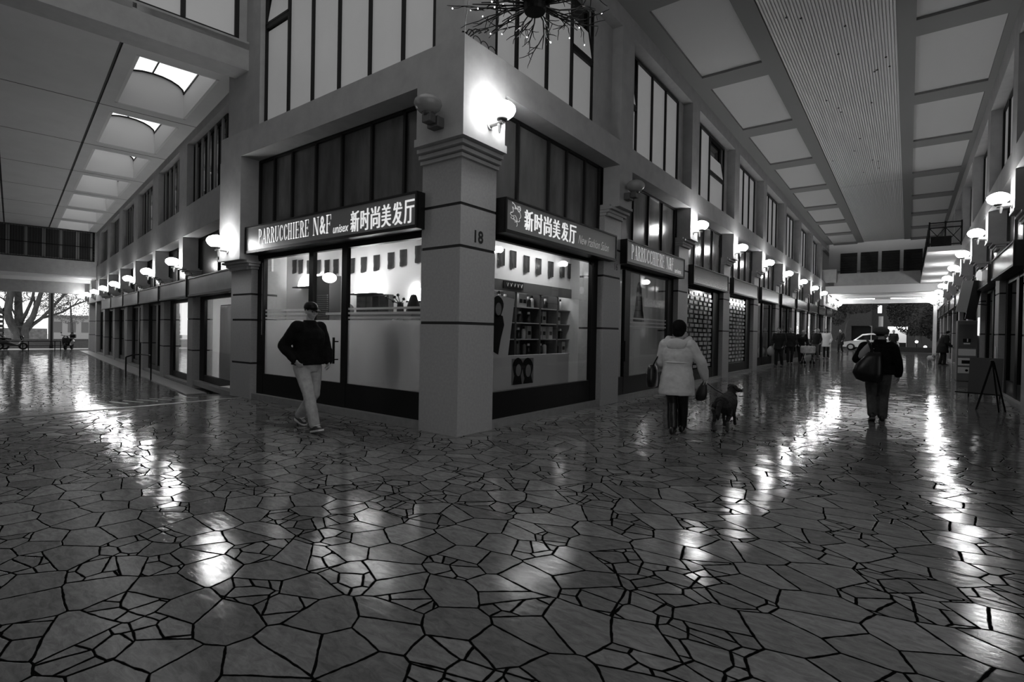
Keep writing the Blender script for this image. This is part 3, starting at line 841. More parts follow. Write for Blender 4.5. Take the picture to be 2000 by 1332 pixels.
sr = [o for o in bpy.data.objects if o.name.startswith('shop_sign')][-1]
def emblem(mb):
    rg = random.Random(5)
    for i in range(17):
        x = .95 + rg.random() * .19; z = 3.06 + rg.random() * .27; q = .02 + .03 * rg.random()
        pts = [(-(x + q * math.cos(t * .7 + i)), .157, z + .9 * q * math.sin(t * .55 + i) + .008 * t) for t in range(7)]
        mb.tube(pts, .0045, 4)
mb = MB(); emblem(mb); obj('emblem', mb, mat('grey_lit_lettering', .7, .5, emit=.3), sr)
mb = MB(); font_word(mb, 'New Fashion Salon', 2.92, 4.12, 3.06, 3.22, lambda x, z, d: (-x, d, z), .156, .45, -.006)
obj('script_lettering', mb, LETTER2, sr)
def w3(mb):
    pl = lambda x, z, d: (-x, d, z); d = .155
    serif_word(mb, 'PARRUCCHIERE', 5.18, 7.10, 3.06, 3.37, pl, d); serif_word(mb, 'N&F', 7.2, 7.72, 3.06, 3.37, pl, d)
    font_word(mb, 'unisex', 7.78, 8.26, 3.03, 3.14, pl, d, 0, .012)
sign(FR, -1, 4.95, 8.50, 2.985, 3.42, 0.15, 'grey shop sign reading PARRUCCHIERE N&F over the second shopfront past the corner', w3, lettermat=mat('grey_lit_lettering', .7, .5, emit=.3))
dk = mat('dark_glossy_sign', 0.035, 0.18)
for i in range(2, 10):
    a0, a1 = shaft(i)[1] - .05, shaft(i + 1)[0] + .05; z = zr(a0)
    sign(FR, -1, a0 + (.1 if i == 2 else 0), a1, 2.92 + z * .6, 3.38 + z * .5, 0.13, 'blank dark sign box over the %s bay past the salon corner' % ORD[i], None, dk)
for k in range(0, 6):
    a0, a1 = (-3.9, 1.42) if k == 0 else (1.68 + 4.13 * (k - 1), 1.42 + 4.13 * k)
    sign(FP, 1, a0, a1, 2.36, 2.82, 0.2, 'blank grey sign box over the %s shop from the pier in the left passage' % ORD[k], None, mat('blank_sign', .22 if k < 4 else .5, .5, noise=.12, nscale=2))
for i in range(0, 8):
    a0, a1 = fc(i) + .40, fc(i + 1) - .40
    def wl_(mb, a0=a0, a1=a1):
        for q in range(6):
            a = a0 + (a1 - a0) * (q + .5) / 6
            mb.box(a - .18, a - .05, .155, .162, 3.2, 3.38); mb.box(a + .02, a + .12, .155, .162, 3.16, 3.34)
    sign(FF, 1, a0, a1, 3.05, 3.5, 0.15, 'dark glazed sign box over the %s bay of the far arcade' % ORD[i], None, mat('dark_lattice_sign', .06, .25, noise=.5, nscale=6))

# ================================================================== SHOPFRONTS
def shopfront(M, sg, a0, a1, zb, ztop, label, glazes, kick=.5, v=-.13, door=None, step=True, glass=GLASS, sidew=.18, name='shopfront', bars=True):
    """dark frame, glass panes between glazes=[(g0,g1),...]; all along positions"""
    r = thing(name, label, 'shopfront', M)
    mb = MB()
    edges = [a0] + [x for g in glazes for x in g] + [a1]
    for e0, e1 in zip(edges[0::2], edges[1::2]): abox(mb, sg, e0, e1, v - .08, v, zb, ztop)
    abox(mb, sg, a0, a1, v - .10, v - .005, zb + .10, zb + kick); abox(mb, sg, a0, a1, v - .10, v - .005, ztop - .12, ztop + .2)
    obj('shop_frame', mb, BLACK, r)
    mb = MB()
    for g0, g1 in glazes: abox(mb, sg, g0, g1, v - .05, v - .04, zb + kick, ztop - .12)
    obj('glass', mb, glass, r)
    if door is not None:
        mb = MB(); mb.bar((sg * door, v + .07, zb + .85), (sg * door, v + .07, zb + 1.3), .03, .03)
        for z in (.92, 1.23): mb.bar((sg * door, v - .02, zb + z), (sg * door, v + .07, zb + z), .02, .02)
        obj('door_handle', mb, BLACK, r)
    if step:
        mb = MB(); abox(mb, sg, a0 - .02, a1 + .02, -.26, -.03, zb - .02, zb + .11); obj('doorstep', mb, STEP, r)
    return r

def shop_room(M, sg, a0, a1, zb, depth, ztop, wall, light, lw=1.0, floorm=None):
    r = thing('wall_shop_interior', None, None, M, None, 'structure')
    v0, v1 = -.24, -.24 - depth
    mb = MB()
    abox(mb, sg, a0, a1, v1 - .05, v1, zb, ztop); abox(mb, sg, a0 - .04, a0, v1, v0, zb, ztop); abox(mb, sg, a1, a1 + .04, v1, v0, zb, ztop)
    abox(mb, sg, a0, a1, v1, v0, ztop, ztop + .04)
    obj('room_wall', mb, wall, r)
    mb = MB(); abox(mb, sg, a0, a1, v1, v0, zb - .03, zb); obj('room_floor', mb, GREYW, r)
    if light:
        mb = MB(); abox(mb, sg, a0 + .3 * (a1 - a0), a1 - .3 * (a1 - a0), v1 * .6 - .2, v1 * .6 + .1, ztop - .06, ztop - .01)
        obj('strip_light', mb, mat('shop_light_%d' % int(light * 10), .8, .5, emit=light), r)
    return r

# --- salon, left face
sf = shopfront(FL, 1, 0.76, 5.70, 0.0, 2.95, 'wide salon shopfront with frosted glass and a glass door left of the corner pillar',
          [(0.80, 2.72), (2.86, 3.72), (3.86, 5.46)], kick=.52, door=2.96)
mb = MB()
for g0, g1 in ((0.80, 2.72), (2.86, 3.72), (3.86, 5.46)): abox(mb, 1, g0, g1, -.178, -.174, .52, 1.60)
obj('frosted_film', mb, FILM, sf)
mb = MB()
for g0, g1 in ((0.80, 2.72), (3.86, 5.46)):
    for z in (1.625, 1.70, 1.775): abox(mb, 1, g0, g1, -.176, -.172, z, z + .035)
obj('stripe', mb, STRIPE, sf)
mb = MB(); abox(mb, 1, 5.49, 5.51, -.125, -.118, 1.3, 2.75); obj('edge_strip', mb, mat('chrome', .7, .15, metal=1), sf)
# --- salon, right face
sf = shopfront(FR, -1, 0.76, 4.22, 0.0, 2.98, 'salon display window with shelves behind it, right of the corner pillar', [(0.86, 3.98)], kick=.52)
# --- second shop
sf = shopfront(FR, -1, shaft(1)[1], shaft(2)[0], 0.0, 3.0, 'second salon shopfront with a glass door past the first pillar', [(5.02, 5.52), (5.80, 8.12)], kick=.5, door=5.42)
mb = MB()
for z in (1.62, 1.71, 1.80): abox(mb, -1, 5.80, 8.12, -.176, -.172, z, z + .035)
obj('stripe', mb, STRIPE, sf)
shop_room(FR, -1, shaft(1)[1] - .1, shaft(2)[0] + .2, 0.05, 2.2, 3.2, mat('salon_grey', .45, .7), 3.0)
# --- bays with lattice shutters
rg = random.Random(11)
for i in (2, 3):
    a0, a1 = shaft(i)[1], shaft(i + 1)[0]; zb = zr(a0)
    sf = shopfront(FR, -1, a0, a1, zb, 2.95 + zb, 'dark shopfront closed by a lattice of small square panes, %s bay past the corner' % ORD[i], [(a0 + .12, a1 - .7)], kick=.42, glass=BLKG)
    mb = MB(); n = 6; m_ = 17; w = (a1 - .7 - a0 - .12) / n; h = (2.3) / m_
    for x in range(n):
        for y in range(m_):
            zz = zb + .45 + h * y; aa = a0 + .12 + w * x + (w * .25 if y % 2 else 0)
            sz = .62 + .2 * rg.random()
            abox(mb, -1, aa + .03, aa + w * sz, -.165, -.15, zz + .02, zz + h * (.72 + .15 * rg.random()))
    obj('lattice_pane', mb, mat('lattice_glass', .42, .15, noise=.35, nscale=3), sf)
for i in range(4, 10):
    a0, a1 = shaft(i)[1], shaft(i + 1)[0]; zb = zr(a0); w = a1 - a0
    shopfront(FR, -1, a0, a1, zb, 2.9 + zb, 'dark framed shopfront of the %s bay past the corner' % ORD[i], [(a0 + .12, a0 + w * .4), (a0 + w * .46, a1 - .5)], kick=.45)
    shop_room(FR, -1, a0 - .1, a1 + .1, zb + .03, 1.8, 3.2 + zb, WHITE if i > 3 else GREYW, {4: 5.0, 5: 3.0, 6: 26.0, 7: 14.0, 8: 9.0, 9: 30.0}[i])
# --- far arcade shops
for i in range(-1, 8):
    a0, a1 = fc(i) + .38, fc(i + 1) - .38; zb = zr(a0); w = a1 - a0
    shopfront(FF, 1, a0, a1, zb, 3.0 + zb, 'dark shopfront of the %s bay of the far arcade' % ORD[i + 1], [(a0 + .3, a0 + w * .45), (a0 + w * .55, a1 - .3)], kick=.45)
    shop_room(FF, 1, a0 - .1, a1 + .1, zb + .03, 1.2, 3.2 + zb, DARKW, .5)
# --- left passage shops
for k in range(0, 7):
    a0, a1 = (-4.1, 1.8) if k == 0 else (lp(k - 1)[1], lp(k)[0]); w = a1 - a0
    bright = k in (0, 1); zb = ZL if k else -0.30
    shopfront(FP, 1, a0, a1, zb, 2.36, ['curtained shopfront lit from within next to the pier in the left passage', 'brightly lit shopfront in the second bay of the left passage'][k] if bright else 'dark shopfront in the %s bay of the left passage' % ORD[k],
              [(a0 + .3, a1 - .5)] if bright else [(a0 + .25, a0 + w * .45), (a0 + w * .55, a1 - .3)], kick=.3, v=-.2)
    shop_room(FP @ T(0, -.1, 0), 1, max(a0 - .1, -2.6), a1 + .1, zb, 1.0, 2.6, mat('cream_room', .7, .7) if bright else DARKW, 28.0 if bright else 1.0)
# ================================================================== BACKING WALLS behind the fronts (unseen slabs added to stop sky light leaking in)
mb = MB(); abox(mb, -1, 0.70, 46.5, -.34, -.30, 3.25, 8.3); structure('wall_backing', mb, DARKW, None, FR)
mb = MB(); abox(mb, 1, 0.60, 6.5, -.34, -.30, 3.25, 9.4); structure('wall_backing', mb, DARKW, None, FL)
mb = MB(); abox(mb, 1, 2.0, 46.5, -.34, -.30, 3.25, 8.3); structure('wall_backing', mb, DARKW, None, FF)
mb = MB(); mb.box(-4.0, 32, -.44, -.40, 2.65, 7.3); structure('wall_backing', mb, DARKW, None, FP)
mb = MB(); abox(mb, -1, 0.70, 46.5, -3.0, -.12, 8.0, 8.3); structure('wall_backing', mb, DARKW, None, FR)

# ================================================================== SALON INTERIOR
YB = 1.74
def swall(name, *q):
    m_ = MB(); m_.box(*q); return structure(name, m_, WHITE, 'white inner wall of the salon')
swall('wall_salon_back', -7.5, -2.25, YB, YB + .06, 0, 3.22); swall('wall_salon_partition', -2.31, -2.25, YB + .06, 4.92, 0, 3.22)
swall('wall_salon_end', -7.5, -7.44, .86, YB, 0, 3.22); swall('wall_salon_side', -2.25, -.15, 4.92, 4.97, 0, 3.22)
swall('wall_salon_front', -6.5, -5.68, .22, .26, 0, 3.22); swall('wall_salon_front', -7.5, -6.45, .82, .86, 0, 3.22); swall('wall_salon_corner', -.79, -.40, .30, .76, 0, 3.22)
swall('ceiling_salon', -7.5, -.18, .20, 4.97, 3.22, 3.3)
m_ = MB(); m_.box(-7.5, -.15, .20, 4.97, .04, .10); structure('floor_salon', m_, GREYW, 'grey floor inside the salon')
for i, q in enumerate(((-5.2, -2.6, .9, 1.2), (-.9, -.5, 2.2, 4.2))):  # hidden lights added to brighten the salon interior
    t = thing('fill_light', 'unseen fill light added on the salon ceiling %s' % ('behind the left window', 'behind the right window')[i], 'fill light')
    m_ = MB(); m_.box(q[0], q[1], q[2], q[3], 3.16, 3.185); obj('diffuser', m_, mat('salon_fill_light', .8, .5, emit=9.0), t)
    m_ = MB(); m_.box(q[0] - .03, q[1] + .03, q[2] - .03, q[3] + .03, 3.185, 3.215); obj('housing', m_, WHITE, t)

GLOW = mat('uplight_wall_glow', 0.8, 0.5, emit=14.0)
def sconce(x, z, rr, label):
    t = thing('wall_sconce', label, 'wall sconce', T(x, YB, z), 'salon uplights')
    mb = MB()
    mb.lathe([(rr, 0), (rr * .97, .1), (rr * .85, .2), (rr * .6, .28), (.02, .31)], n=20)
    for v in mb.b.verts: v.co.y = -abs(v.co.y) * .55 - .01
    obj('glow_dome', mb, GLOW, t, smooth=True)  # glowing dome stands for the uplight's halo on the wall
    mb = MB(); mb.box(-rr, rr, -rr * .56, 0, -.03, -.002); obj('base_tray', mb, DARKF, t)
sconce(-4.16, 2.20, .42, 'uplight and its half-dome glow above the mirror on the white salon wall')
sconce(-6.30, 2.42, .45, 'uplight and its half-dome glow near the glass door at the left of the salon')
sconce(-2.75, 2.02, .18, 'small glowing uplight behind the dark cone at the right of the salon wall')

def pennant(M, label, w=.19, h=.32):
    global PEN
    try:
        return dup(PEN, M, label)
    except NameError: pass
    t = thing('pennant', label, 'pennant', M, 'dark pennants on the salon wall')
    n = 6
    mb = MB(); P0 = [[(-w / 2 + w * i / n, -.012 - .012 * math.sin(i * 1.1), -h * j / 4 - (.012 * math.sin(i * .9) if j == 4 else 0)) for i in range(n + 1)] for j in range(5)]
    for j in range(4):
        for i in range(n): mb.poly([P0[j][i], P0[j][i + 1], P0[j + 1][i + 1], P0[j + 1][i]])
    o = obj('cloth', mb, mat('dark_cloth_card', .028, .8, noise=.6, nscale=9), t)
    sm = o.modifiers.new('thick', 'SOLIDIFY'); sm.thickness = .006
    mb = MB(); mb.box(-w / 2, w / 2, -.02, -.005, -.008, .006); obj('rod', mb, BLACK, t)
    PEN = t
    return t
for i, (x, z) in enumerate(((-7.05, 3.10), (-6.78, 3.08), (-6.42, 3.05), (-6.06, 3.03), (-5.70, 3.01), (-5.36, 3.0), (-5.02, 2.99), (-4.775, 2.98), (-4.367, 2.98), (-3.944, 2.99), (-3.492, 3.01), (-3.123, 3.04), (-2.683, 3.08))):
    if i == 6: continue
    pennant(T(x, YB - .01, z), 'dark pennant in the row along the top of the salon back wall')
# mirror, louvred cupboard, counter things on the back wall
t = thing('mirror_cabinet', 'dark low mirror cabinet under the half-dome uplight', 'cabinet', T(-3.93, YB, 1.80))
mb = MB(); mb.box(-.52, .52, -.13, 0, 0, .36); obj('body', mb, DARKW, t)
mb = MB(); mb.box(-.50, -.20, -.14, -.131, .03, .33); mb.box(-.17, .22, -.14, -.131, .03, .33); mb.box(.25, .50, -.14, -.131, .03, .33)
obj('mirror_door', mb, mat('dim_mirror', .05, .05, metal=.6), t)
t = thing('louvred_cupboard', 'tall dark louvred cupboard behind the glass door', 'cupboard', T(-5.58, YB, 1.40))
mb = MB(); mb.box(-.40, .40, -.3, 0, 0, 1.22); obj('body', mb, DARKW, t)
mb = MB()
for i in range(17): mb.box(-.36, .36, -.325, -.30, .05 + .045 * i, .07 + .045 * i)
obj('louvre', mb, mat('grey_louvre', .12, .5), t)
tag(obj('salon_globe_lamp', MB().ball((-5.12, 1.40, 2.55), (.15, .15, .11)), mat('salon_globe', .8, .4, emit=5.0), smooth=True), 'glowing globe lamp hanging right of the louvred cupboard', 'lamp')
t = thing('counter', 'long pale counter along the salon back wall', 'counter', None)
mb = MB(); mb.box(-5.0, -2.32, 1.24, YB - .005, 1.74, 1.79); obj('worktop', mb, mat('pale_counter', .5, .4), t)
mb = MB(); mb.box(-4.95, -2.4, 1.30, YB - .005, .10, 1.74); obj('front_panel', mb, mat('grey_counter_front', .55, .6), t)
t = thing('brush_jar', 'dark jar of long styling brushes on the salon counter', 'jar', T(-2.93, 1.5, 1.79))
mb = MB(); mb.lathe([(.06, 0), (.07, .02), (.06, .16), (.07, .2), (.065, .2)], n=14); obj('jar', mb, BLACK, t, smooth=True)
for i, (dx, dz) in enumerate(((-.42, .30), (-.2, .30), (-.12, .34), (.03, .26), (-.3, .22))):
    mb = MB(); mb.bar((0, 0, .15), (dx, .02 * i, dz), .012, .012); b = obj('brush', mb, BLACK, t)
    mb = MB(); mb.ball((dx, .02 * i, dz), (.035, .03, .03)); obj('brush_head', mb, BLACK, b, smooth=True)
tag(obj('cone_ornament', MB().lathe([(.13, 0), (.14, .02), (.10, .2), (.065, .3), (.05, .33), (.0, .34)], (-2.56, 1.5, 1.79), 18), BLACK, smooth=True), 'dark cone shaped ornament on the salon counter beside the brushes', 'ornament')
tag(obj('wig_head', MB().ball((-4.55, 1.5, 1.85), (.12, .1, .13)), mat('grey_felt', .1, .8), smooth=True), 'small dark rounded head form on the left of the salon counter', 'head form')
t = thing('hanging_cape', 'dark salon cape hanging behind the glass near the corner pillar', 'cape', T(-1.66, .36, 0.1))
mb = MB()
rings = []
for z, rx, ry in ((1.52, .10, .06), (1.48, .20, .08), (1.30, .27, .12), (1.0, .31, .14), (.75, .30, .14), (.6, .24, .12), (.45, .14, .08)):
    rings.append([(rx * math.cos(2 * PI * i / 24) * (1 + .06 * math.sin(5 * i + z * 6)), ry * math.sin(2 * PI * i / 24) * (1 + .1 * math.sin(7 * i)), z) for i in range(24)])
mb.loft(rings); obj('cloth', mb, mat('black_cape', .008, .55), t, smooth=True)
mb = MB(); mb.tube([(0, 0, 0), (0, 0, 1.55)], .018); mb.lathe([(.16, 0), (.16, .02), (.02, .04)], n=16); obj('stand_pole', mb, BLACK, t)
# salon chair
t = thing('salon_chair', 'dark salon chair behind the frosted glass', 'chair', T(-2.5, .95, .1))
mb = MB(); mb.box(-.28, .28, -.26, .26, .45, .57); bevel(obj('seat', mb, BLACK, t), .04)
mb = MB(); mb.box(-.26, .26, .2, .3, .57, 1.1); bevel(obj('backrest', mb, BLACK, t), .04)
mb = MB(); mb.lathe([(.28, 0), (.28, .03), (.04, .06), (.04, .45)], n=20); obj('pedestal', mb, mat('chrome', .7, .15, metal=1), t)
# --- display behind the right window
t = thing('display_unit', 'tall shelf unit of hair products behind the right salon window', 'shelf unit', None)
XD = -1.15
mb = MB(); mb.box(XD - .06, XD, 2.0, 4.92, 2.42, 3.22); mb.box(XD - .06, XD, 2.0, 4.92, .1, 1.0); obj('back_panel', mb, WHITE, t)
mb = MB(); mb.box(XD, XD + .05, 2.0, 4.9, 2.22, 2.42); mb.box(XD - .45, XD, 2.0, 4.9, 2.38, 2.42); obj('top_fascia', mb, mat('grey_fascia', .10, .4), t)
mb = MB(); mb.box(XD - .5, XD - .45, 2.0, 4.9, 1.0, 2.24); obj('rear_panel', mb, mat('mid_grey_panel', .45, .4), t)
for y in (2.02, 2.78, 3.62, 4.28, 4.86):
    mb = MB(); mb.box(XD - .45, XD + .03, y, y + .05, 1.0, 2.24); obj('upright', mb, DARKW, t)
for z in (1.0, 1.32, 1.64, 1.95):
    mb = MB(); mb.box(XD - .45, XD + .02, 2.0, 4.9, z - .02, z); obj('shelf', mb, mat('glass_shelf', .3, .2), t)
mb = MB(); mb.box(XD - .2, XD - .1, 2.1, 4.8, 2.33, 2.365); obj('strip_light', mb, mat('display_strip', .8, .5, emit=9.0), t)
rg = random.Random(21)
BOT = {}
def bottle(kind, M, label, grp):
    if kind in BOT: return dup(BOT[kind], M, label)
    t = thing('product_bottle', label, 'bottle', M, grp)
    h = (.25, .22, .27, .26)[kind]; w = (.045, .055, .04, .07)[kind]
    m = mat('bottle_%s' % ('white', 'black', 'grey', 'pale')[kind], (.6, .012, .15, .4)[kind], .25)
    if kind == 3:
        mb = MB(); mb.box(-w, w, -w, w, 0, h); obj('carton', mb, m, t)
        mb = MB(); mb.box(w, w + .002, -w * .7, w * .7, h * .3, h * .6); obj('front_mark', mb, DARKF, t)
    else:
        mb = MB(); mb.lathe([(w * .9, 0), (w, .01), (w, h * .7), (w * .45, h * .8), (w * .4, h * .82)], n=12); obj('body', mb, m, t, smooth=True)
        mb = MB(); mb.lathe([(w * .5, h * .8), (w * .5, h), (.0, h)], n=10); obj('bottle_cap', mb, BLACK if kind != 1 else WHITE, t)
    BOT[kind] = t
    return t
nm = ['lowest', 'second', 'third', 'top']
for si, z in enumerate((1.0, 1.32, 1.64, 1.95)):
    y = 2.14
    while y < 4.8:
        if all(abs(y - u - .025) > .09 for u in (2.02, 2.78, 3.62, 4.28, 4.86)):
            bottle(rg.choice((0, 1, 1, 2, 3, 3)), T(XD - .10 - .12 * rg.random(), y, z), 'hair product on the %s shelf of the salon display unit' % nm[si], 'hair products on the %s shelf' % nm[si])
        y += .125 + .07 * rg.random()
for y, z in ((2.34, 2.99), (2.70, 2.99), (3.14, 2.95), (3.56, 2.95), (4.02, 2.94), (4.47, 2.97), (4.80, 2.98)):
    pennant(T(XD + .01, y, z) @ Matrix.Rotation(PI / 2, 4, 'Z'), 'dark pennant in the row above the product display')
# poster with two faces on the lower panel, standing poster of a woman
def hairy_face(mb_h, mb_s, cx, cz, s, pl):
    mb_h.prism([(cx + s * .5 * math.cos(a) * (1 + .12 * math.sin(3 * a + cx)), cz + s * .62 * math.sin(a)) for a in [2 * PI * i / 20 for i in range(20)]], .0, .002, pl)
    mb_s.prism([(cx + s * .06 + s * .26 * math.cos(a), cz - s * .12 + s * .36 * math.sin(a)) for a in [2 * PI * i / 16 for i in range(16)]], .0022, .004, pl)
t = thing('portrait_poster', 'small poster of two dark haired heads on the low panel of the right salon window', 'poster', T(-.62, 2.05, .52))
mb = MB(); mb.box(-.006, 0, 0, .66, 0, .46); obj('paper', mb, mat('grey_paper', .20, .6), t)
mh, ms = MB(), MB(); pl = lambda x, y, d: (d + .001, x, y)
hairy_face(mh, ms, .17, .29, .30, pl); hairy_face(mh, ms, .47, .27, .32, pl)
mh.prism([(.02, 0), (.30, 0), (.26, .18), (.08, .18)], 0, .0018, pl); mh.prism([(.34, 0), (.64, 0), (.58, .15), (.40, .15)], 0, .0018, pl)
obj('dark_print', mh, BLACK, t); obj('pale_print', ms, mat('print_grey', .22, .7), t)
tag(obj('plinth_panel', MB().box(-.68, -.63, .9, 3.98, .10, 1.04), mat('display_plinth', .55, .6)), 'plain pale plinth panel low in the right salon window', 'panel')
t = thing('standing_poster', 'tall white poster of a dark haired woman at the edge of the right salon window', 'poster', T(-.235, .96, 1.04))
mb = MB(); mb.poly([(0, 0, 0), (0, .46, 0), (0, .62, .95), (0, 0, 1.0)]); o = obj('paper', mb, mat('white_paper', .6, .6), t); o.modifiers.new('th', 'SOLIDIFY').thickness = .01
mh, ms = MB(), MB(); pl = lambda x, y, d: (d + .008, x, y)
mh.prism([(.02, .12), (.20, .05), (.26, .30), (.34, .52), (.30, .66), (.12, .70), (.02, .62)], 0, .002, pl)
hairy_face(mh, ms, .17, .80, .28, pl)
obj('dark_print', mh, BLACK, t); obj('pale_print', ms, mat('print_grey', .22, .7), t)
t = thing('price_strip', 'small dark strip with pale marks under the display fascia', 'sign strip', T(XD + .06, 2.35, 2.26))
mb = MB(); mb.box(0, .02, 0, .62, 0, .14); obj('strip', mb, BLACK, t)
mb = MB()
for i in range(5): mb.bar((.021, .08 + .11 * i, .11), (.021, .11 + .11 * i, .04), .02, .004); mb.bar((.021, .14 + .11 * i, .11), (.021, .11 + .11 * i, .04), .02, .004)
obj('mark', mb, WHITE, t)
# second shop: hanging cape and wall picture
t = thing('hanging_garment', 'long dark garment hanging inside the second salon shopfront', 'garment', T(-.9, 8.05, 1.75))
mb = MB(); rings = []
for z, rx, ry in ((1.1, .03, .03), (1.0, .06, .05), (.7, .08, .08), (.35, .10, .12), (.1, .14, .2), (0, .13, .2)):
    rings.append([(rx * math.cos(2 * PI * i / 16), ry * math.sin(2 * PI * i / 16) * (1 + .12 * math.sin(5 * i)), z) for i in range(16)])
mb.loft(rings); obj('cloth', mb, mat('black_cape', .008, .55), t, smooth=True)
mb = MB(); mb.bar((0, 0, 1.05), (0, 0, 1.42), .01, .01); obj('hanger', mb, BLACK, t)
for i, (y, z) in enumerate(((6.3, 2.55), (7.1, 2.6))):
    tag(obj('shop_globe_lamp', MB().ball((-1.3, y, z), (.2, .2, .14)), mat('salon_globe', .8, .4, emit=5.0), smooth=True), '%s glowing globe inside the second salon shopfront from the left' % ORD[i], 'lamp')
# pale curtains behind the two lit windows of the left passage
for k, (t0, t1) in enumerate(((-1.6, 1.2), (2.7, 5.2))):
    t = thing('curtain', ['pale gathered curtain behind the lit window next to the pier in the left passage', 'pale gathered curtain behind the second lit window of the left passage'][k], 'curtain', FP @ T(0, -.62, ZL + .1))
    mb = MB(); n = 60
    for i in range(n):
        a, b = t0 + (t1 - t0) * i / n, t0 + (t1 - t0) * (i + 1) / n
        f = lambda q: .04 * math.sin(q * 17) + .02 * math.sin(q * 41 + 1)
        mb.poly([(a, f(a), 0), (b, f(b), 0), (b, f(b) * .5, 2.4), (a, f(a) * .5, 2.4)])
    bmesh.ops.remove_doubles(mb.b, verts=mb.b.verts, dist=1e-4)
    o = obj('cloth', mb, mat('curtain_cloth', .75, .9), t, smooth=True); o.modifiers.new('th', 'SOLIDIFY').thickness = .004
    mb = MB(); mb.bar((t0, 0, 2.42), (t1, 0, 2.42), .025, .025); obj('curtain_rail', mb, BLACK, t)
for i, (y0, y1, z0, z1) in enumerate(((28.0, 29.75, 1.1, 2.7), (33.0, 34.0, 1.1, 2.7), (39.3, 42.5, .9, 3.1))):
    t = thing('lit_display', '%s brightly lit display panel behind the shop glass far down the salon side' % ORD[i], 'display panel', T(-.23, (y0 + y1) / 2, zr(y0)))
    h = (y1 - y0) / 2
    mb = MB(); mb.box(-.01, .005, -h, h, z0, z1); obj('lit_face', mb, mat('lit_display_face', .8, .5, emit=1.6), t)
    mb = MB(); mb.box(-.02, .0, -h - .03, h + .03, z0 - .03, z1 + .03); mb.box(-.02, 0, -.05, .05, .03, z0); obj('housing', mb, GREYW, t)
# ================================================================== CHANDELIER OF TWIGS
rg = random.Random(9)
ch = thing('twig_chandelier', 'hanging ring of bare metal twigs with tiny lights above the salon corner', 'chandelier', T(2.255, -1.532, 4.25))
mb = MB(); mb.lathe([(.0, -.02), (.09, -.02), (.10, .0), (.10, .12), (.0, .13)], n=18); obj('hub', mb, BLACK, ch)
bulbs = []
def twig(mb, p, d, l, r, depth):
    q = p; pts = [p]
    for i in range(3):
        d = (d + Vector((rg.uniform(-.3, .3), rg.uniform(-.3, .3), rg.uniform(-.16, .16)))).normalized()
        q = q + d * l / 3; pts.append(q)
    mb.tube(pts, [r, r * .9, r * .8, r * .6], 5)
    if depth > 0:
        for k in range(2 if depth > 1 else 3):
            a = pts[1 + k % 3]; e = (d + Vector((rg.uniform(-.9, .9), rg.uniform(-.9, .9), rg.uniform(-.45, .35)))).normalized()
            twig(mb, a, e, l * rg.uniform(.35, .6), r * .75, depth - 1)
    elif rg.random() < .16: bulbs.append(pts[-1])
for i in range(36):
    a = 2 * PI * i / 36 + rg.uniform(-.08, .08)
    mb = MB(); d = Vector((math.cos(a), math.sin(a), rg.uniform(-.10, .2)))
    twig(mb, Vector((.08 * math.cos(a), .08 * math.sin(a), .05)), d, rg.uniform(.40, .55), .0075, 2)
    obj('twig', mb, mat('dark_twig', .02, .4, metal=.5), ch, smooth=True)
for i, p in enumerate(bulbs[:60]):
    mb = MB(); mb.ball(p, .006, nu=6, nv=4); obj('bulb', mb, mat('tiny_bulb', .8, .4, emit=9.0), ch)
mb = MB(); mb.tube([(0, 0, .12), (0, 0, 6.25)], .012, 6); obj('hanging_rod', mb, BLACK, ch)
mb = MB(); c0 = Vector((.24, -.24, LTOP + .01))
mb.tube([c0, (.30, -.30, LTOP + .06), (.45, -.42, LTOP + .2), (.62, -.55, LTOP + .34), (1.1, -.85, LTOP + .35), (1.75, -1.25, LTOP - .6)], .006, 5)
tag(obj('power_cable', mb, mat('cable', .2, .4)), 'thin pale cable running from the corner ledge up to the twig chandelier', 'cable')
mb = MB()
for i in range(4): mb.tube([(.20 - .1 * i * math.cos(t), -.2 + .04 * i + .05 * math.sin(t * 2), LTOP + .02 + .03 * abs(math.sin(t * 1.3 + i))) for t in [k * .5 for k in range(9)]], .008, 5)
for i in range(3): mb.tube([(.2, .05 + .16 * i + .08 * math.cos(t), LTOP + .04 + .06 * math.sin(t)) for t in [k * .5 for k in range(13)]], .006, 5)
tag(obj('cable_tangle', mb, BLACK), 'dark tangle of cables lying on the ledge over the corner pillar', 'cable')

# ================================================================== RIGHT PASSAGE FURNITURE
t = thing('vending_machine', 'tall slim vending machine with pale panels against the far arcade', 'vending machine', T(6.42, 17.9, zr(17.9)))
mb = MB(); mb.box(-.22, .28, -.42, .42, 0, 2.0); bevel(obj('cabinet', mb, mat('machine_grey', .14, .4), t), .02)
def pn(name, x0, x1, z0, z1, m, d=.02):
    mb = MB(); mb.box(x0, x1, -.42 - d, -.42, z0, z1); bevel(obj(name, mb, m, t), .008)
PW = mat('machine_white', .62, .35)
pn('upper_panel', -.19, .25, 1.12, 1.88, mat('machine_dark', .09, .3)); pn('display_panel', -.19, .25, .84, 1.06, PW); pn('tray_panel', -.19, .25, .52, .76, PW); pn('lower_panel', -.19, .25, .26, .46, PW)
mb = MB(); mb.box(-.1, .17, -.45, -.44, .58, .69); obj('tray_slot', mb, BLACK, t)
mb = MB(); mb.box(-.08, .12, -.445, -.441, 1.28, 1.40); obj('coin_slot', mb, BLACK, t)
mb = MB(); mb.box(-.06, .1, -.446, -.442, 1.22, 1.26); mb.box(.02, .05, -.446, -.442, 1.3, 1.4); obj('pale_mark', mb, WHITE, t)
mb = MB(); mb.ball((.03, -.44, .36), (.04, .012, .04)); obj('lock_knob', mb, BLACK, t)
t = thing('easel', 'black folding easel standing before the far arcade', 'easel', T(6.28, 9.18, 0.012))
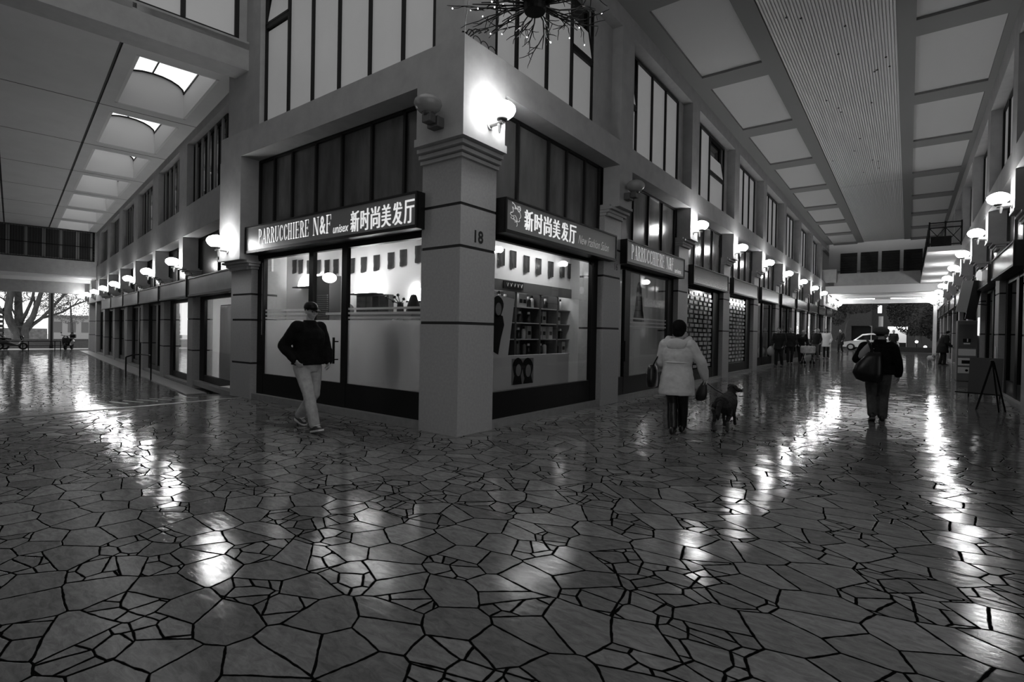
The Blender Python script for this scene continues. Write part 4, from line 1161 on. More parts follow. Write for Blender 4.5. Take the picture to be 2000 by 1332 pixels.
for a, b in (((0.0, 0, 1.02), (-.22, .12, 0)), ((0.0, 0, 1.02), (.10, -.16, 0)), ((0.02, 0.02, 1.02), (.22, .06, 0))):
    mb = MB(); mb.bar(a, b, .03, .025); obj('leg', mb, BLACK, t)
mb = MB(); mb.ball((0, 0, 1.02), (.035, .035, .03)); obj('hinge', mb, BLACK, t)
t = thing('notice_board', 'dark flat notice board leaning behind the easel', 'board', T(6.42, 12.0, zr(12.0)) @ Matrix.Rotation(math.radians(-14), 4, 'Z') @ Matrix.Rotation(math.radians(-12), 4, 'X'))
mb = MB(); mb.box(-.32, .30, -.02, .02, .1, 1.0); obj('panel', mb, mat('board_dark', .045, .5), t)
mb = MB(); mb.bar((-.3, 0, .1), (-.3, 0, 0), .03, .03); mb.bar((.28, 0, .1), (.28, 0, 0), .03, .03); mb.bar((-.55, -.1, .09), (.3, -.03, .09), .04, .03); obj('foot', mb, BLACK, t)
t = thing('wall_lantern', 'small round glass lantern fixed to the far arcade', 'lantern', T(6.62, 15.55, 3.40))
mb = MB(); mb.ball((0, 0, 0), (.15, .15, .18)); obj('globe', mb, mat('lantern_glass', .35, .15, emit=.5), t, smooth=True)
mb = MB(); mb.box(.0, .14, -.05, .05, -.24, -.16); mb.lathe([(.08, .15), (.04, .22), (0, .24)], n=12); obj('mount', mb, BLACK, t)
tag(obj('lit_poster', MB().box(6.726, 6.738, fc(2) - .3, fc(2) + .02, 1.62, 2.2), mat('lit_poster_face', .8, .4, emit=1.6)), 'small glowing poster box on a pillar of the far arcade behind the vending machine', 'poster')
t = thing('hanging_sign', 'dark tilted shop sign hanging out from the far arcade', 'shop sign', T(6.22, 16.6, 2.35) @ Matrix.Rotation(math.radians(9), 4, 'Y'))
mb = MB(); mb.box(-.13, .13, -.05, .05, 0, 1.0); obj('panel', mb, mat('hang_sign', .26, .4), t)
mb = MB(); mb.box(.13, .36, -.06, .06, -.2, 1.02); obj('side_board', mb, BLACK, t)
mb = MB(); mb.bar((.3, 0, .3), (.60, 0, .3), .03, .03); mb.bar((.3, 0, .8), (.52, 0, .8), .03, .03); obj('bracket', mb, BLACK, t)
mb = MB(); mb.box(6.73, 6.745, fc(1) - .25, fc(1) - .05, 1.0, 1.3); tag(obj('notice_sheet', mb, PW), 'small white notice on the second pillar of the far arcade', 'notice')

# ================================================================== LEFT PASSAGE FURNITURE
t = thing('handrail', 'dark tubular handrail at the foot of the ramp in the left passage', 'handrail', FP @ T(6.5, .8, ZL))
mb = MB(); mb.tube([(.13, .2, 0), (.13, .2, .74)], .024, 8); obj('post', mb, BLACK, t)
mb = MB(); mb.tube([(-.1, -.18, 0), (-.1, -.18, 1.25)], .024, 8); obj('post', mb, BLACK, t)
mb = MB(); mb.tube([(.13, .2, .74), (.02, .02, .82), (-.1, -.18, .84), (-1.4, -.3, .86)], .022, 8); mb.tube([(-1.4, -.3, .86), (-1.4, -.3, 0)], .022, 8); obj('rail', mb, BLACK, t)
t = thing('barrier_rail', 'low dark barrier rail with two hoops at the street end of the left passage', 'barrier', FP @ T(31.6, 2.4, ZL))
for s in (1.0, .72, -.62, -.92):
    mb = MB(); mb.bar((0, s, 0), (0, s, .68), .05, .05); obj('post', mb, BLACK, t)
mb = MB(); mb.bar((0, 3.5, .66), (0, -.92, .66), .045, .045); mb.bar((0, 3.5, .36), (0, -1.5, .36), .03, .03)
for s in (.86, -.77): mb.bar((0, s - .14, .2), (0, s + .14, .2), .03, .03)
obj('rail', mb, BLACK, t)

def scooter(M, label):
    """local: length along x, front at +x"""
    t = thing('motor_scooter', label, 'scooter', M, 'parked motor scooters')
    dm = mat('scooter_paint', .02, .25)
    for x in (-.62, .62):
        mb = MB(); mb.lathe([(.15, -.05), (.24, -.05), (.26, 0), (.24, .05), (.15, .05), (.15, -.05)], n=20, M=Matrix.Rotation(PI / 2, 3, 'X'), c=(x, 0, .26)); w = obj('wheel', mb, BLACK, t, smooth=True)
        mb = MB(); mb.lathe([(.0, -.03), (.14, -.03), (.14, .03), (.0, .03)], n=14, M=Matrix.Rotation(PI / 2, 3, 'X'), c=(x, 0, .26)); obj('rim', mb, mat('rim_grey', .3, .3), w)
    mb = MB(); mb.loft([[(x, w * math.cos(2 * PI * i / 12), z + h * math.sin(2 * PI * i / 12)) for i in range(12)] for x, w, z, h in ((-.85, .05, .55, .06), (-.7, .16, .58, .16), (-.35, .19, .55, .2), (-.05, .18, .42, .14), (.25, .16, .32, .07), (.4, .17, .36, .08), (.5, .12, .5, .1))]); obj('body', mb, dm, t, smooth=True)
    mb = MB(); mb.loft([[(x, w * math.cos(2 * PI * i / 12), z + .06 * math.sin(2 * PI * i / 12)) for i in range(12)] for x, w, z in ((-.82, .06, .8), (-.65, .15, .82), (-.3, .15, .8), (-.02, .1, .76))]); obj('seat', mb, BLACK, t, smooth=True)
    mb = MB(); mb.loft([[(x + .05 * abs(math.cos(2 * PI * i / 14)), w * math.cos(2 * PI * i / 14), z + .03 * math.sin(2 * PI * i / 14)) for i in range(14)] for x, w, z in ((.42, .2, .35), (.5, .22, .6), (.55, .2, .85), (.5, .12, 1.0))]); obj('front_shield', mb, dm, t, smooth=True)
    mb = MB(); mb.tube([(.6, 0, .3), (.46, 0, 1.0)], .03); mb.tube([(.40, -.33, 1.06), (.47, 0, 1.0), (.40, .33, 1.06)], .018); obj('handlebar', mb, BLACK, t)
    mb = MB(); mb.ball((.60, 0, .92), (.05, .08, .07)); obj('headlight', mb, mat('headlight', .6, .1), t, smooth=True)
    for s in (-1, 1):
        mb = MB(); mb.tube([(.42, s * .25, 1.05), (.40, s * .3, 1.2)], .008, 5); mb.ball((.40, s * .31, 1.23), (.015, .05, .035)); obj('mirror', mb, BLACK, t)
    mb = MB(); mb.bar((-.1, .05, .25), (-.2, .12, .0), .025, .025); obj('kickstand', mb, BLACK, t)
    mb = MB(); mb.box(-.98, -.72, -.17, .17, .84, 1.12); bevel(obj('top_box', mb, BLACK, t), .04)
    return t
sc1 = scooter(FP @ T(33.6, .93, ZL) @ Matrix.Rotation(PI - .35, 4, 'Z'), 'dark motor scooter parked facing in beside the passage wall end')
dup(sc1, FP @ T(33.9, 3.95, ZL) @ Matrix.Rotation(-PI / 2 + .25, 4, 'Z'), 'dark motor scooter parked sideways beyond the barrier rail')
dup(sc1, FP @ T(34.4, 4.9, ZL) @ Matrix.Rotation(-PI / 2 - .1, 4, 'Z'), 'dark motor scooter partly cut by the left picture edge behind the other')

# ================================================================== OUTSIDE, LEFT END
tag(obj('ground', MB().box(30.9, 110, -40, 45, ZL - .3, ZL - .01), mat('pale_wet_ground', .7, .35, noise=.2, nscale=.4), None, FP), 'pale open ground outside the left passage', None, None, 'structure')
t = thing('low_wall', 'low grey garden wall running across beyond the scooters', 'wall', FP @ T(37.2, 0, ZL), None, 'structure')
mb = MB(); mb.box(0, .35, -14, 10, 0, .62); mb.box(-.04, .39, -14, 10, .62, .7); obj('masonry', mb, mat('garden_wall', .12, .8, noise=.2), t)
tag(obj('lamp_pole', MB().lathe([(.12, 0), (.12, .25), (.085, .3), (.075, 5.5), (.0, 5.5)], (36.6, 1.76, ZL), 14), BLACK, None, FP, smooth=True), 'thick black pole standing at the street end of the left passage', 'pole')
BARK = mat('bark', .10, .85, noise=.4, nscale=6, bump=.5, stretch=(1, 1, .25))
t = thing('bare_tree', 'big bare tree with several leaning trunks outside the left passage', 'tree', FP @ T(44, 0, 0))
limbs = [([(3.5, -.5), (3.55, .5), (3.86, 1.09), (4.13, 1.85), (4.2, 2.42), (4.01, 4.06), (3.91, 5.6)], .34, .24, 0),
 ([(3.4, -.5), (3.5, .6), (3.5, 1.58), (3.55, 3.03), (3.6, 5.6)], .40, .22, .3),
 ([(3.36, 1.5), (3.01, 2.47), (2.69, 3.46), (2.5, 5.2)], .14, .09, -.2),
 ([(3.1, -.5), (3.15, .62), (3.11, 1.11), (2.68, 1.9), (2.4, 3.09), (2.15, 4.13), (2.0, 5.5)], .30, .12, -.4),
 ([(3.05, .7), (2.68, 1.31), (2.17, 1.82), (1.44, 2.83), (.65, 4.03), (.3, 4.8)], .17, .07, -.6),
 ([(2.1, 1.9), (1.43, 2.14), (.75, 2.46), (-.02, 3.11), (-.8, 3.5)], .12, .06, -.1),
 ([(3.7, 2.06), (4.0, 2.77), (4.45, 3.41), (5.2, 4.0)], .08, .05, .5), ([(2.54, 2.49), (2.55, 3.32), (2.7, 4.5)], .09, .05, 0),
 ([(4.1, 1.8), (4.7, 2.6), (5.3, 3.6)], .16, .1, .2)]
rg = random.Random(4)
for P_, r0, r1, dt in limbs:
    pts = []
    for i, (s, z) in enumerate(P_): pts.append((dt * i * .6 + rg.uniform(-.08, .08), s, z))
    n = len(pts); mb = MB(); mb.tube(pts, [r0 + (r1 - r0) * i / (n - 1) for i in range(n)], 10); obj('limb', mb, BARK, t, smooth=True)
mb = MB()
def spray(p, d, l, r, dep):
    q = p + d * l; m = (p + q) / 2 + Vector((rg.uniform(-.1, .1), rg.uniform(-.1, .1), rg.uniform(-.05, .1))) * l
    mb.tube([p, m, q], [r, r * .8, r * .6], 4, cap=False)
    if dep:
        for k in range(3): spray(m if k == 0 else q, (d + Vector((rg.uniform(-.8, .8), rg.uniform(-.8, .8), rg.uniform(-.5, .8)))).normalized(), l * .68, r * .62, dep - 1)
for P_, r0, r1, dt in limbs:
    for i in range(2, len(P_)):
        for k in range(2): spray(Vector((dt * i * .6, P_[i][0], P_[i][1])), Vector((rg.uniform(-.6, .6), rg.uniform(-1, 1), rg.uniform(-.1, .8))).normalized(), rg.uniform(.6, 1.1), .03, 4)
obj('twigs', mb, BARK, t)['kind'] = 'stuff'
def leafy(name, label, M, blobs, n, size, trunk, grp=None, leafm=None):
    t = thing(name, label, 'tree', M, grp)
    mb = MB()
    for pts, r0, r1 in trunk: mb.tube(pts, [r0 + (r1 - r0) * i / (len(pts) - 1) for i in range(len(pts))], 9)
    obj('trunk', mb, BARK, t, smooth=True)
    mb = MB()
    for c, rr, k in blobs:
        for i in range(int(n * k)):
            while True:
                v = Vector((rg.uniform(-1, 1), rg.uniform(-1, 1), rg.uniform(-1, 1)))
                if v.length < 1: break
            v = v.normalized() * v.length ** .4
            p = Vector(c) + Vector((v.x * rr[0], v.y * rr[1], v.z * rr[2]))
            a = Vector((rg.uniform(-1, 1), rg.uniform(-1, 1), rg.uniform(-1, 1))).normalized(); b = a.orthogonal().normalized(); s = size * rg.uniform(.6, 1.3)
            mb.poly([p - a * s, p + b * s * .5, p + a * s, p - b * s * .5])
    o = link('foliage', mb.mesh('foliage', leafm or mat('dark_leaf', .035, .6), normals=False), t); o['kind'] = 'stuff'
    return t
leafy('leafy_tree', 'twiggy pale tree behind the black pole outside the left passage', FP @ T(49, 0, 0), [((0, -.2, 3.0), (1.2, 1.5, 1.6), 1), ((0, 1.0, 3.6), (1, 1.2, 1.0), .6)], 1500, .07, [([(0, -.3, ZL), (0, -.2, 1.5), (.2, -.1, 3.5)], .14, .05)], None, mat('grey_leaf', .16, .6))
r = thing('pale_building', 'pale low building far beyond the trees at the left end', 'building', FP @ T(62, 0, ZL))
mb = MB(); mb.box(0, 5, -5, .75, 0, 2.6); obj('wall', mb, mat('far_pale', .5, .8), r)
mb = MB(); mb.box(-.3, 5.2, -5.2, .95, 2.6, 2.85); obj('roof', mb, mat('far_grey', .25, .8), r)
for i in range(4):
    mb = MB(); mb.box(-.03, .02, -.2 - 1.2 * i, .5 - 1.2 * i, .9, 2.1); obj('window', mb, mat('far_window', .2, .3), r)
tag(obj('garden_hedge', MB().box(58, 59, 1.2, 9, ZL, .9), mat('far_hedge', .22, .9, noise=.4, nscale=3), None, FP), 'low pale hedge far behind the bare tree', 'hedge')
tag(obj('gate_post', MB().box(52, 52.5, .95, 1.35, ZL, 4.6), mat('far_post', .14, .8), None, FP), 'broad grey post behind the black pole', 'post')
t = thing('slatted_fence', 'slatted dark fence at the far left picture edge beyond the passage', 'fence', FP @ T(38.2, 0, ZL))
mb = MB()
for i in range(7): mb.box(0, .05, 4.36, 6.5, .5 + .34 * i, .72 + .34 * i)
obj('slat_panel', mb, mat('fence_dark', .035, .6), t)
for s in (4.36, 5.4, 6.4):
    mb = MB(); mb.box(.05, .12, s, s + .08, 0, 3.0); obj('post', mb, BLACK, t)

# ================================================================== OUTSIDE, RIGHT END
tag(obj('road', MB().box(-30, 40, 46.6, 110, .1, .40), mat('dark_wet_road', .06, .3, noise=.3, nscale=.5)), 'dark wet street beyond the right passage', None, None, 'structure')
t = thing('parked_car', 'silver hatchback standing side-on in the street beyond the right passage', 'car', T(2.25, 49.7, .40))
cm = mat('silver_paint', .62, .25, metal=.3, coat=.6)
prof_low = [(-2.05, .32), (-2.1, .55), (-1.98, .72), (-1.2, .86), (1.55, .95), (2.0, .85), (2.08, .5), (2.0, .28)]
mb = MB()
def carring(y, k, z): return None
rings = []
for y, k in ((-.82, .97), (-.85, 1.0), (0, 1.01), (.85, 1.0), (.82, .97)):
    rings.append([(x * k, y, z if k == 1.0 or k > 1 else .3 + (z - .3) * .96) for x, z in prof_low])
mb.loft(rings); bevel(obj('body', mb, cm, t, smooth=False), .05, 3)
mb = MB(); rings = []
for y, k in ((-.74, .0), (-.66, 1.0), (.66, 1.0), (.74, .0)):
    rings.append([(x, y, z) for x, z in ([(-1.15, .86), (-.5, .86 + .55 * k + .02), (.1, .86 + .64 * k + .02), (.9, .86 + .60 * k + .02), (1.65, .92)])])
mb.loft(rings); obj('cabin_roof', mb, cm, t)
mb = MB()
for s in (-.715, .715): mb.prism([(-.95, .92), (-.48, 1.30), (.1, 1.39), (.1, .92)], s - .02, s + .02, lambda x, y, d: (x, d, y)); mb.prism([(.16, .92), (.16, 1.39), (.85, 1.34), (1.3, .95)], s - .02, s + .02, lambda x, y, d: (x, d, y))
obj('side_window', mb, BLKG, t)
for x in (-1.32, 1.28):
    for y in (-.80, .80):
        mb = MB(); mb.lathe([(.12, -.1), (.29, -.1), (.31, 0), (.29, .1), (.12, .1), (.12, -.1)], (x, y, .31), 20, Matrix.Rotation(PI / 2, 3, 'X')); w = obj('wheel', mb, BLACK, t, smooth=True)
        mb = MB(); mb.lathe([(0, -.105), (.18, -.105), (.18, .105), (0, .105)], (x, y, .31), 14, Matrix.Rotation(PI / 2, 3, 'X')); obj('rim', mb, mat('rim_grey', .3, .3), w)
mb = MB(); mb.ball((-1.98, -.6, .66), (.12, .14, .07)); mb.ball((-1.98, .6, .66), (.12, .14, .07)); obj('headlight', mb, mat('headlight', .6, .1), t, smooth=True)
mb = MB(); mb.box(-2.1, -2.0, -.5, .5, .35, .5); obj('bumper_grille', mb, BLACK, t)
r = thing('street_building', 'dim stone building with an arched doorway across the street', 'building', T(0, 62, .2))
sm = mat('dim_stone', .07, .8, noise=.2)
mb = MB(); mb.box(-8, .0, 0, 6, 0, 12); mb.box(.0, 1.75, 0, 6, 2.75, 12); mb.box(1.75, 16, 2, 6, 0, 12); mb.box(-.05, 1.8, -.06, 0, 2.6, 2.75); obj('wall', mb, sm, r)
mb = MB(); mb.prism([(.0, 0), (1.75, 0), (1.75, 2.45)] + [(.875 + .875 * math.cos(a), 2.45 + .25 * math.sin(a)) for a in [PI * i / 10 for i in range(11)]] + [(0, 2.45)], .25, .35, lambda x, y, d: (x, d, y)); obj('arched_door', mb, BLACK, r)
for i, (x, z) in enumerate(((1.0, 4.9), (1.65, 4.9), (2.25, 3.9), (2.3, 5.3))):
    f = obj('window', MB().box(x, x + .45, -.05, 0, z, z + .9), DARKF, r); obj('pane', MB().box(x + .04, x + .41, -.07, -.05, z + .04, z + .86), mat('street_lit_window', .5, .4, emit=.9 if 1 else 0), f)
mb = MB(); mb.lathe([(.2, 0), (.2, 3.6), (.0, 3.6)], (2.6, -.3, 0), 14); obj('column', mb, mat('pale_column', .4, .7), r)
t = thing('street_kiosk', 'brightly lit kiosk under trees across the street', 'kiosk', T(4.05, 60, .2))
mb = MB(); mb.box(-.8, .8, 0, 1.5, 2.25, 2.5); obj('canopy', mb, mat('kiosk_canopy', .8, .5, emit=2.2), t)
mb = MB(); mb.box(-.75, .75, .9, 1.4, 0, 2.25); obj('back_wall', mb, mat('kiosk_back', .5, .5, emit=.35), t)
mb = MB(); mb.box(-.7, .7, .1, .5, 0, .9); obj('counter', mb, DARKF, t)
for x in (-.75, .75):
    mb = MB(); mb.bar((x, .05, 0), (x, .05, 2.25), .06, .06); obj('post', mb, BLACK, t)
DL = mat('dark_leaf', .035, .6)
leafy('street_tree', 'large dark leafy tree at the right of the street end', T(5.6, 55.5, .3), [((0, 0, 4.0), (2.4, 1.5, 2.6), 2.2), ((1.4, .3, 2.6), (1.2, 1, 1.6), .8), ((-1.3, .2, 4.4), (1.1, 1, 1.3), .7), ((2.6, .3, 4.0), (1.2, 1, 2.4), .8)], 2800, .10, [([(.1, 0, 0), (0, 0, 2), (.2, 0, 4.4)], .3, .14)], 'dark street trees')
leafy('street_tree', 'dark leafy tree over the arched doorway across the street', T(.6, 57.5, .3), [((0, 0, 4.9), (2.2, 1.4, 1.3), 1.3), ((-1.5, 0, 3.6), (.8, .8, 1.2), .4)], 2000, .10, [([(-.9, 0, 0), (-.7, 0, 2.5), (0, 0, 5)], .12, .08)], 'dark street trees')
tag(obj('clipped_hedge', MB().box(3.5, 9.5, 48.0, 48.5, .4, .82), mat('hedge_dark', .015, .9, noise=.5, nscale=12)), 'low dark clipped hedge across the street end of the right passage', 'hedge')
for i, (x, z) in enumerate(((3.95, .75), (6.1, .72), (5.5, 1.15))):
    t = thing('bollard_light', '%s small glowing bollard light behind the dark hedge from the left' % ORD[(0, 2, 1)[i]], 'bollard light', T(x, 52.5, .4))
    mb = MB(); mb.ball((0, 0, z - .3), .12); obj('globe', mb, mat('bollard_globe', .8, .4, emit=3.0), t, smooth=True)
    mb = MB(); mb.tube([(0, 0, 0), (0, 0, z - .4)], .04); obj('post', mb, BLACK, t)
mb = MB(); mb.box(6.4, 6.62, 45.9, 46.4, zr(46), 4.3); structure('wall_portal', mb, STONE)
# ================================================================== PEOPLE
def remesh(o, vox, smooth=2, disp=0.0, dsize=.12):
    m = o.modifiers.new('remesh', 'REMESH'); m.mode = 'VOXEL'; m.voxel_size = vox
    if smooth:
        s = o.modifiers.new('smooth', 'SMOOTH'); s.iterations = smooth; s.factor = .5
    if disp:
        tx = bpy.data.textures.new('folds', 'CLOUDS'); tx.noise_scale = dsize; tx.noise_depth = 2
        d = o.modifiers.new('folds', 'DISPLACE'); d.texture = tx; d.strength = disp; d.mid_level = .5; d.texture_coords = 'LOCAL'
    return bake(o)

def V(*a): return Vector(a)
SKIN = mat('skin', .34, .5)
def rings_tube(mb, secs, n=20):
    """secs: (center, rx, ry, yaw) horizontal ellipses from bottom to top"""
    R = []
    for c, rx, ry, yaw in secs:
        ca, sa = math.cos(yaw), math.sin(yaw); ring = []
        for i in range(n):
            a = 2 * PI * i / n; x, y = rx * math.cos(a), ry * math.sin(a)
            ring.append((c[0] + x * ca - y * sa, c[1] + x * sa + y * ca, c[2]))
        R.append(ring)
    mb.loft(R)

def hand(mb, w, d, side, s=1.0, grip=0.0, palm_n=None):
    """palm and five fingers from wrist w along d; side=+1 right hand; palm_n = palm-facing direction"""
    d = Vector(d).normalized(); pn = Vector(palm_n or (-side, 0, 0)); pn = (pn - d * pn.dot(d)).normalized(); lat = d.cross(pn) * side
    w = Vector(w)
    mb.tube([w - d * .03 * s, w + d * .02 * s, w + d * .06 * s, w + d * .095 * s], [(.024 * s, .018 * s), (.032 * s, .016 * s), (.04 * s, .015 * s), (.038 * s, .013 * s)], 10, up=lat)
    for k, (o, l) in enumerate(((-.030, .070), (-.010, .082), (.011, .076), (.030, .060))):
        p0 = w + d * .088 * s + lat * o * s; g = .35 + .9 * grip
        d1 = (d + pn * g * .5).normalized(); d2 = (d + pn * g * 1.6).normalized(); d3 = (d * (1 - .6 * grip) + pn * g * 2.4).normalized()
        p1 = p0 + d1 * l * .45 * s; p2 = p1 + d2 * l * .32 * s; p3 = p2 + d3 * l * .25 * s
        mb.tube([p0 - d * .012 * s, p0, p1, p2, p3], [.0088 * s, .0092 * s, .0086 * s, .008 * s, .006 * s], 7)
    t0 = w + d * .025 * s - lat * .026 * s
    mb.tube([t0, t0 + (d * .6 - lat + pn * .4).normalized() * .035 * s, t0 + (d * .6 - lat + pn * .4).normalized() * .035 * s + (d + pn * .5 - lat * .2).normalized() * .03 * s, t0 + (d * .6 - lat + pn * .4).normalized() * .035 * s + (d + pn * .6).normalized() * .055 * s], [.013 * s, .011 * s, .0095 * s, .007 * s], 7)

def head(mb, c, yaw, pitch=0.0, s=1.0):
    M = Matrix.Rotation(yaw, 3, 'Z') @ Matrix.Rotation(pitch, 3, 'X'); c = Vector(c)
    def B(p, r): mb.ball(c + M @ (Vector(p) * s), tuple(q * s for q in r), M)
    B((0, -.012, .03), (.074, .094, .088)); B((0, .022, -.03), (.062, .072, .075)); B((0, .040, -.082), (.038, .042, .030))
    B((0, .086, .012), (.044, .016, .012)); B((0, .098, -.022), (.014, .020, .016)); B((0, .086, -.004), (.010, .018, .026))
    B((0, .080, -.060), (.026, .016, .007)); B((0, .078, -.069), (.022, .016, .007))
    for q in (-1, 1): B((q * .074, -.006, -.012), (.010, .020, .032)); B((q * .045, .055, -.025), (.022, .03, .022))
    return M

def person(name, label, M, J, cloth, vox=.008, cat='person', group=None):
    """J: joints in local metres, facing +y. cloth: dict of garments"""
    T_ = J.get('tw', 0.0)
    nk, hd = J['neck'], J['head']
    mb = MB()
    Mh = head(mb, hd, J.get('yaw', 0), J.get('pitch', 0))
    mb.limb(V(*nk) + V(0, -.005, -.05), V(*hd) + V(0, -.02, -.07), .058, .052)
    p, c = V(*J['pelvis']), V(*J['chest'])
    rings_tube(mb, [(p + V(0, 0, -.10), .10, .08, 0), (p, .14, .10, 0), (p.lerp(c, .5), .125, .09, T_ / 2), (c, .155, .105, T_), (c + V(0, 0, .10), .13, .085, T_), (V(*nk) - V(0, 0, .05), .07, .06, T_)])
    for q, sd in (('R', 1), ('L', -1)):
        sh, el, wr = V(*J['sh' + q]), V(*J['el' + q]), V(*J['wr' + q])
        mb.limb(sh, el, .046, .036); mb.limb(el, wr, .037, .026, mid=.034)
        mb.limb(c + V(0, 0, .08), sh, .06, .05)
        hand(mb, wr, J.get('hd' + q, wr - el), sd, 1.0, J.get('grip' + q, .2), J.get('pn' + q))
        hp, kn, an = V(*J['hip' + q]), V(*J['kn' + q]), V(*J['an' + q])
        mb.limb(hp, kn, .075, .050); mb.limb(kn, an, .048, .036, mid=.048)
        td = V(*J.get('toe' + q, (0, 1, 0))).normalized()
        mb.limb(an + V(0, 0, -.03) - td * .04, an + V(0, 0, -.045) + td * .13, .035, .024)
    body = obj(name, mb, SKIN, None, M)
    remesh(body, vox, 1)
    tag(body, label, cat, group)
    # eyes
    mb = MB()
    for q in (-1, 1): mb.ball(V(*hd) + Mh @ V(q * .030, .083, .0), .011, nu=8, nv=5)
    obj('eyes', mb, BLACK, body, smooth=True)
    gv = vox * 1.25
    if 'trousers' in cloth:
        m, k, zc = cloth['trousers']; mb = MB()
        rings_tube(mb, [(p + V(0, 0, -.13), .13 * k, .115 * k, 0), (p + V(0, 0, -.04), .168 * k, .128 * k, 0), (p + V(0, 0, .06), .155 * k, .115 * k, 0), (p + V(0, 0, .10), .14 * k, .105 * k, 0)])
        for q in 'RL':
            hp, kn, an = V(*J['hip' + q]), V(*J['kn' + q]), V(*J['an' + q])
            mb.limb(hp + V(0, 0, -.02), kn, .092 * k, .068 * k); mb.limb(kn, an + (kn - an).normalized() * zc, .067 * k, .062 * k if k > .99 else .05, mid=.066 * k)
        remesh(obj('trousers', mb, m, body), gv, 2, .012, .10)
    if 'jacket' in cloth:
        m, k, hem, flare = cloth['jacket']; mb = MB(); n_ = V(*nk)
        hz = hem; lo = V(p.x, p.y - .0, hz)
        secs = [(lo, .185 * k * flare, .15 * k * flare, 0), (lo + V(0, 0, .04), .188 * k * flare, .152 * k * flare, 0)]
        if hz < p.z - .1: secs.append((p + V(0, 0, -.02), .185 * k * (1 + (flare - 1) * .5), .148 * k, 0))
        secs += [(p.lerp(c, .42), .168 * k, .132 * k, T_ / 2), (c + V(0, 0, -.02), .195 * k, .142 * k, T_), (c + V(0, 0, .07), .19 * k, .128 * k, T_), (c + V(0, 0, .135), .14 * k, .10 * k, T_), (n_ + V(0, 0, -.03), .085 * k, .08 * k, T_), (n_ + V(0, -.005, .02), .074 * k, .07 * k, T_)]
        rings_tube(mb, secs)
        for q in 'RL':
            sh, el, wr = V(*J['sh' + q]), V(*J['el' + q]), V(*J['wr' + q])
            mb.limb(c + V(0, 0, .08), sh, .085 * k, .078 * k)
            mb.limb(sh, el, .076 * k, .062 * k); mb.limb(el, el.lerp(wr, .97), .062 * k, .047 * k, mid=.060 * k)
        remesh(obj('jacket', mb, m, body), gv, 2, .016, .09)
    if 'belt' in cloth:
        m, z, rx, ry, h = cloth['belt']; mb = MB()
        rings_tube(mb, [(V(p.x, p.y, z - h), rx, ry, 0), (V(p.x, p.y, z), rx + .008, ry + .008, 0), (V(p.x, p.y, z + h), rx, ry, 0)]); obj('waist_seam', mb, m, body, smooth=True)
    if 'collar' in cloth:
        m, z0, z1, r0 = cloth['collar']; mb = MB(); n_ = V(*nk)
        rings_tube(mb, [(n_ + V(0, -.0, z0), r0 * 1.05, r0, 0), (n_ + V(0, -.005, (z0 + z1) / 2), r0, r0 * .95, 0), (n_ + V(0, -.01, z1), r0 * .96, r0 * .92, 0)]); obj('collar', mb, m, body, smooth=True)
    if 'hood' in cloth:
        m = cloth['hood']; mb = MB(); n_ = V(*nk)
        mb.tube([n_ + V(.15 * math.cos(a), .03 + .125 * math.sin(a), .02 - .085 * max(0, -math.sin(a))) for a in [PI * .12 + PI * 1.76 * (i / 16) - PI / 2 * 0 + PI * .5 for i in range(17)]], [.035 + .03 * math.sin(PI * i / 16) for i in range(17)], 10)
        mb.ball(n_ + V(0, -.12, -.06), (.14, .055, .10))
        remesh(obj('hood', mb, m, body), gv, 3, .008, .06)
    h_ = V(*hd)
    if 'hair' in cloth:
        m, kind = cloth['hair']; mb = MB()
        mb.ball(h_ + Mh @ V(0, -.022, .04), (.082, .096, .085), Mh)
        if kind == 'long': mb.ball(h_ + Mh @ V(0, -.055, -.05), (.085, .062, .12), Mh); mb.ball(h_ + Mh @ V(-.06, -.01, -.05), (.03, .05, .10), Mh); mb.ball(h_ + Mh @ V(.06, -.01, -.05), (.03, .05, .10), Mh)
        if kind == 'bob': mb.ball(h_ + Mh @ V(0, -.04, -.01), (.098, .085, .105), Mh)
        remesh(obj('hair', mb, m, body), gv, 1, .008, .03)
    if 'cap' in cloth:
        m, kind = cloth['cap']; mb = MB()
        def ml(p_): return h_ + Mh @ Vector(p_)
        if kind == 'peaked':
            mb.loft([[ml((.088 * k_ * math.cos(a), -.014 + .108 * k_ * math.sin(a), z)) for a in [2 * PI * i / 20 for i in range(20)]] for z, k_ in ((.03, 1), (.06, 1.02), (.09, .95), (.118, .72), (.132, .35), (.135, .05))])
            o = obj('cap', mb, m, body, smooth=True); mb = MB()
            mb.loft([[ml((x, y, z + .004)), ml((x, y, z - .004))] for x, y, z in ((-.07, .06, .035), (-.06, .13, .025), (-.03, .165, .018), (.03, .165, .018), (.06, .13, .025), (.07, .06, .035))], cap=False, close=False)
            mb.poly([ml(q) for q in ((-.078, .05, .038), (-.065, .13, .026), (-.03, .172, .016), (.03, .172, .016), (.065, .13, .026), (.078, .05, .038))])
            b = obj('brim', mb, m, o); b.modifiers.new('t', 'SOLIDIFY').thickness = .006
        elif kind == 'beret':
            mb.ball(ml((0, -.02, .065)), (.122, .132, .08), Mh); mb.ball(ml((0, -.012, .03)), (.094, .112, .05), Mh)
            remesh(obj('beret', mb, m, body), gv, 2)
            mb = MB(); mb.poly([ml(q) for q in ((-.075, .06, .045), (-.05, .135, .03), (.05, .135, .03), (.075, .06, .045))]); b = obj('peak', mb, m, body); b.modifiers.new('t', 'SOLIDIFY').thickness = .006
        else:
            mb.ball(ml((0, -.02, .035)), (.108, .122, .118), Mh); remesh(obj('wool_hat', mb, m, body), gv, 2, .01, .02)
